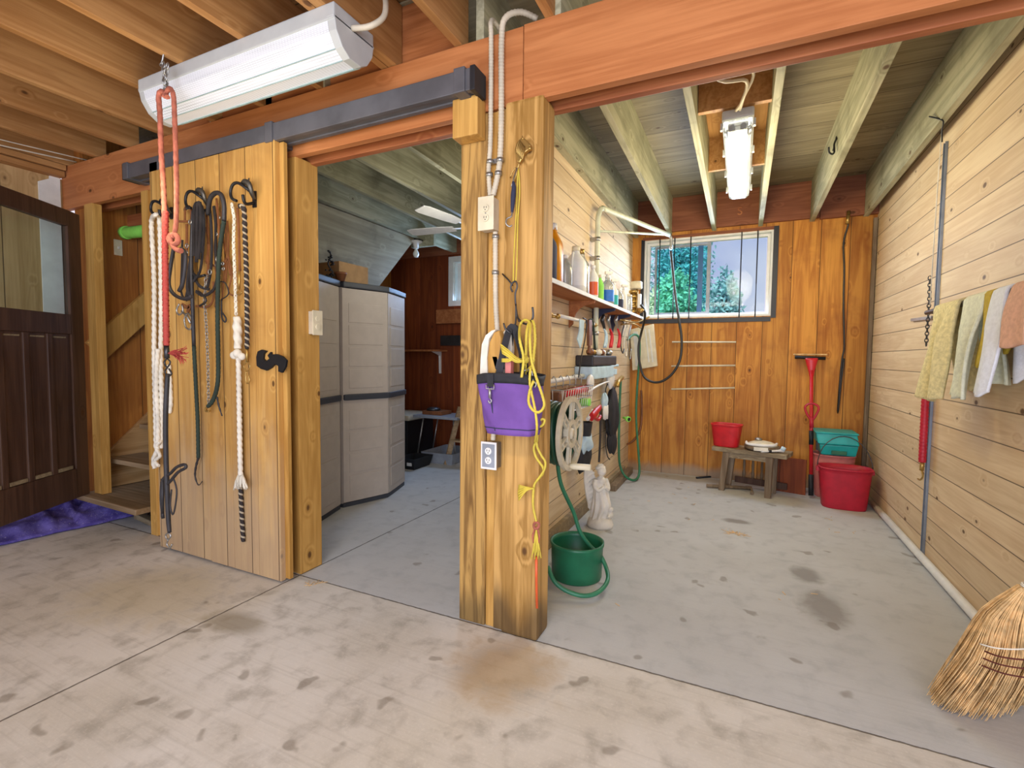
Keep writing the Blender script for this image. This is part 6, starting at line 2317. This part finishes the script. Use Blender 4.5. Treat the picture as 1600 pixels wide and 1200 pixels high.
# D grip of a second tool leaning behind
g_ = PY(1269, 640, 5.26)
DG = thing('spade_grip', 'dark red D shaped grip of a short tool halfway up the mop pole', 'handle', tuple(g_))
b = MB()
q = lambda x, y: PY(x, y, 5.22)
b.tube([q(1267, 656), q(1260, 645), q(1258, 636), q(1264, 631), q(1272, 631), q(1279, 636), q(1277, 645), q(1270, 656)], .010, 10, res=4, closed=True)
b.tube([q(1268, 652), q(1268, 668)], [.016, .019], 10)
b.build('grip', 'crim', DG)

# ================================================================== STALL, RIGHT WALL
a = PX(1477, 222, XR - .012)
c = PX(1439, 866, XR - .012)
RA = thing('metal_rail', 'tall perforated metal rail screwed upright on the right wall', 'rail', (XR - .02, c.y, .0))
ym = (a.y + c.y) / 2
b = MB().box((XR - .006, ym - .018, .01), (XR, ym + .018, a.z))
b.box((XR - .014, ym - .018, .01), (XR - .006, ym - .014, a.z))
b.box((XR - .014, ym + .014, .01), (XR - .006, ym + .018, a.z))
b.build('channel', M_['rail'], RA)
b = MB()
for k in range(24):
    z = .15 + k * .1
    if z < a.z:
        b.lathe([(.006, -.0075), (.006, -.0055)], (XR, ym, z), 'x', 8)
b.build('screw', 'metal', RA)
b = MB()
b.tube([PX(1452, 182, XR - .13), PX(1468, 186, XR - .11), PX(1474, 190, XR - .10), PX(1472, 205, XR - .08), PX(1472, 222, XR - .07)], .004, 6, res=3)
one('wire_hook', b, 'tar', 'dark wire hook on the last joist above the metal rail', 'hook')
b = MB().tube([PX(1472, 200, XR - .08), (XR - .03, ym + .02, 2.3), (XR - .03, ym + .035, 1.6)], .003, 6)
one('cord', b, 'ropew', 'thin pale string hanging in front of the tall metal rail', 'string')
b = MB()
jx = .565 - .022
b.tube([Vector((jx, 4.05, 2.78)), Vector((jx - .015, 4.05, 2.74)), Vector((jx - .015, 4.03, 2.68)), Vector((jx - .03, 4.01, 2.66)), Vector((jx - .05, 3.99, 2.67)), Vector((jx - .055, 3.98, 2.70))], .006, 8, res=3)
b.tube([Vector((jx, 4.08, 2.80)), Vector((jx - .02, 4.06, 2.70))], .004, 6)
one('joist_hook', b, 'tar', 'bent iron hook on the side of the fourth stall joist', 'hook')
# spring / chain left of the rail and red pole
b = MB()
chain(b, [PX(1453, 432, XR - .03), PX(1452, 470, XR - .03), PX(1449, 510, XR - .03), PX(1447, 540, XR - .03)], .03, .003)
one('thin_chain', b, 'dmetal', 'thin dark chain hanging left of the metal rail above the towel', 'chain')
b = MB().bar(PX(1424, 500, XR - .012), PX(1456, 496, XR - .012), .01, .02)
one('rail_plate', b, 'metal', 'short flat steel strip on the wall left of the yellow towel', 'plate')
a, c = PX(1447, 600, XR - .045), PX(1441, 722, XR - .045)
RP = thing('red_pole', 'short red ribbed tube with steel hook hanging on the metal rail', 'pole', tuple(c))
MB().tube([a, c], .020, 12, rib=45).build('tube', 'crim', RP)
b = MB().tube([c, PX(1440, 735, XR - .045)], .012, 10)
b.tube([PX(1440, 735, XR - .045), PX(1442, 744, XR - .045), PX(1438, 750, XR - .045), PX(1434, 748, XR - .045)], .005, 8, res=3)
b.build('hook', 'gold', RP)

# towel rail + towels
YT0, ZT0, XT0 = 2.2, 1.535, .97
TW = thing('towel_rail', 'grey metal towel rail sticking along the right wall', 'rail', (XT0, 2.9, ZT0))
MB().tube([(XT0, 2.12, ZT0), (XT0, 3.62, ZT0)], .014, 12).build('rail_bar', 'dmetal', TW)
for y in (2.2, 3.6):
    MB().tube([(XT0, y, ZT0), (XR, y, ZT0)], .010, 8).build('rail_arm', 'dmetal', TW)


def towel(y0, y1, zf, zb_, m, label, seed, folds=2.5, amp=.018, flare=1.0, back=.03, thick=.012, skew=0.0):
    def fn(u_, v_):
        # v 0 = back hem, 1 = front hem, over the bar at the top
        y = y0 + (y1 - y0) * u_
        Lb_, Lf = ZT0 - zb_, ZT0 - zf
        arc = .05
        tot = Lb_ + arc + Lf
        s_ = v_ * tot
        r = .022
        if s_ < Lb_:
            d = Lb_ - s_
            x, z = XT0 + r, ZT0 - d
            k = d / Lb_
        elif s_ < Lb_ + arc:
            a = (s_ - Lb_) / arc * PI
            x, z = XT0 + r * math.cos(a), ZT0 + r * math.sin(a)
            k = 0
            d = 0
        else:
            d = s_ - Lb_ - arc
            x, z = XT0 - r, ZT0 - d
            k = d / Lf
        side = -1 if s_ > Lb_ + arc / 2 else 1
        w_ = noise.noise(Vector((u_ * folds, seed, k * .6)))
        x += side * (k * back + abs(w_) * amp * 2.2 * min(1, k * 3)) + amp * math.sin(u_ * folds * 2 * PI + seed + k) * min(1, k * 2.5) * .8
        yy = y + (u_ - .5) * (flare - 1) * (y1 - y0) * k + skew * k + .01 * math.sin(v_ * 12 + seed)
        z += -.012 * math.sin(u_ * PI) * k + .006 * math.sin(u_ * 9 + seed) * k
        return Vector((x, yy, z))
    b = MB().grid(fn, 34, 60)
    return one('towel', b, m, label, 'towel', 'towels on the rail', solid=thick)


towel(3.08, 3.40, 1.06, 1.12, 'towly', 'large pale yellow towel at the far end of the rail', 1.3, 2.0, .024, 1.05, .04, .014)
towel(2.80, 3.02, 1.09, 1.16, 'towlg', 'pale green white towel hanging second from the far end', 4.1, 1.6, .018, 1.1, .03)
towel(2.725, 2.79, 1.24, 1.30, 'towld', 'narrow mustard yellow towel squeezed in the middle of the rail', 2.2, .8, .006, 1.0, .02)
towel(2.60, 2.715, 1.12, 1.18, 'towlb', 'narrow white towel right of the mustard one', 7.7, .9, .012, 1.0, .03, .012, .03)
towel(2.40, 2.57, 1.32, 1.30, 'towlp', 'short peach coloured cloth nearest the camera on the rail', 5.0, 1.2, .014, 1.25, .02)

# broom
BO = thing('corn_broom', 'straw corn broom leaning at the right edge on the concrete', 'broom', PZ(1530, 1110, 0))
nk = PY(1606, 920, 2.24)
tipc = PY(1530, 1100, 2.24)
ax = (nk - Vector((tipc.x, tipc.y + .0, .03))).normalized()
MB().tube([nk - ax * .02, nk + ax * .03, Vector((1.055, 2.12, 1.40))], .0125, 12).build('broom_handle', M_['jamb'], BO)
b = MB()
tips = []
sidev = Vector((1, .25, 0)).normalized()
for i in range(950):
    t = random.random()
    d2 = jit(1)
    # tip positions from left tip to right
    px = 1452 + 175 * t
    tip_ = PZ(px, 1092 + 22 * math.sin(min(1, t * 1.15) * PI) + jit(4), 0.005) + Vector((jit(.008), d2 * .035, random.random() ** 2 * .04))
    start = nk + Vector(((t - .5) * .045, d2 * .016, jit(.006)))
    # shoulder: bulge, then sweep left
    mid = nk.lerp(tip_, .33) + Vector((.012 + (t - .5) * .075, d2 * .022, .03 + .012 * (1 - t)))
    mid2 = nk.lerp(tip_, .66) + Vector((.022 + (t - .5) * .04, d2 * .030, .035 * (1 - t) + .006))
    r = random.uniform(.0015, .0026)
    b.tube([start, mid + Vector((jit(.004), 0, jit(.004))), mid2 + Vector((jit(.005), 0, jit(.005))), tip_], [r * 1.2, r * 1.1, r, r * .5], 4, res=3, cap=False)
b.build('bristles', 'straw', BO)['kind'] = 'stuff'
b = MB()
for k, (f, ww) in enumerate(((.36, .0), (.43, .0), (.50, .0))):
    c = nk.lerp(Vector((tipc.x, tipc.y, .03)), f) + Vector((.02, 0, .03))
    L = [PY(1531 - 8 * k, 1014 + 9 * k, 2.19), PY(1555, 1024 + 12 * k, 2.14), PY(1580, 1029 + 13 * k, 2.125), PY(1612, 1031 + 14 * k, 2.125), PY(1640, 1026 + 14 * k, 2.17)]
    bb = MB().tube(L, .0028, 6, res=4)
    bb.build('stitching', 'strawd', BO)
MB().tube([PY(1531, 1006, 2.18), PY(1560, 1013, 2.15), PY(1600, 1014, 2.14), PY(1635, 1008, 2.20)], .0026, 6, res=4).build('stitching', 'ropew', BO)
b = MB()
for k in range(5):
    b.tube([nk - ax * (.006 * k - .015) + Vector((.018 * math.cos(a), .018 * math.sin(a), 0)) for a in [2 * PI * j / 14 for j in range(14)]], .003, 6, closed=True)
b.build('wire_binding', 'ropew', BO)

# ================================================================== OUTSIDE
struct('ground', MB().box((-14, YB + .3, -.15), (14, 40, -.02)), 'grass')


def tree(x, y, h, r, m, label, n, seed):
    random.seed(seed)
    o = thing('tree', label, 'tree', (x, y, -.02), 'trees outside the window')
    MB().tube([(x, y, -.02), (x + .05, y, h * .4), (x - .03, y, h * .8)], [.18, .12, .05], 8, res=3).build('trunk', 'bark', o)
    b = MB()
    for i in range(n):
        a, c = random.uniform(0, 2 * PI), random.uniform(-1, 1)
        rr = random.random() ** .4
        lump_ = 1 + .25 * noise.noise(Vector((math.cos(a) * 2, math.sin(a) * 2, c * 2 + seed)))
        s_ = math.sqrt(max(0, 1 - c * c))
        p = Vector((x + r * rr * s_ * math.cos(a) * lump_, y + r * rr * s_ * math.sin(a) * lump_, h * .52 + h * .48 * rr * c * lump_))
        d = Vector((jit(1), jit(1), jit(1))).normalized()
        e = d.orthogonal().normalized()
        L_ = random.uniform(.035, .075)
        k = len(b.v)
        b.v += [p - d * L_, p + e * L_ * .5, p + d * L_, p - e * L_ * .5]
        b.face([k, k + 1, k + 2, k + 3])
    b.build('foliage', m, o)
    return o


def tx(px, Y): return PY(px, 450, Y).x


tree(tx(1060, 13), 13.0, 4.85, .92, 'leafd', 'tall blue green tree seen in the left half of the stall window', 9000, 1)
tree(tx(1050, 9.5), 9.5, 2.9, .55, 'leaf', 'pale green bushy tree low in the left half of the stall window', 7000, 2)
tree(tx(1134, 11), 11.0, 3.15, .42, 'leafd', 'slim dark tree just right of the window divider', 3600, 3)
tree(-6.2, 10.0, 5.2, 1.5, 'leaf', 'green tree seen through the store window', 5000, 4)
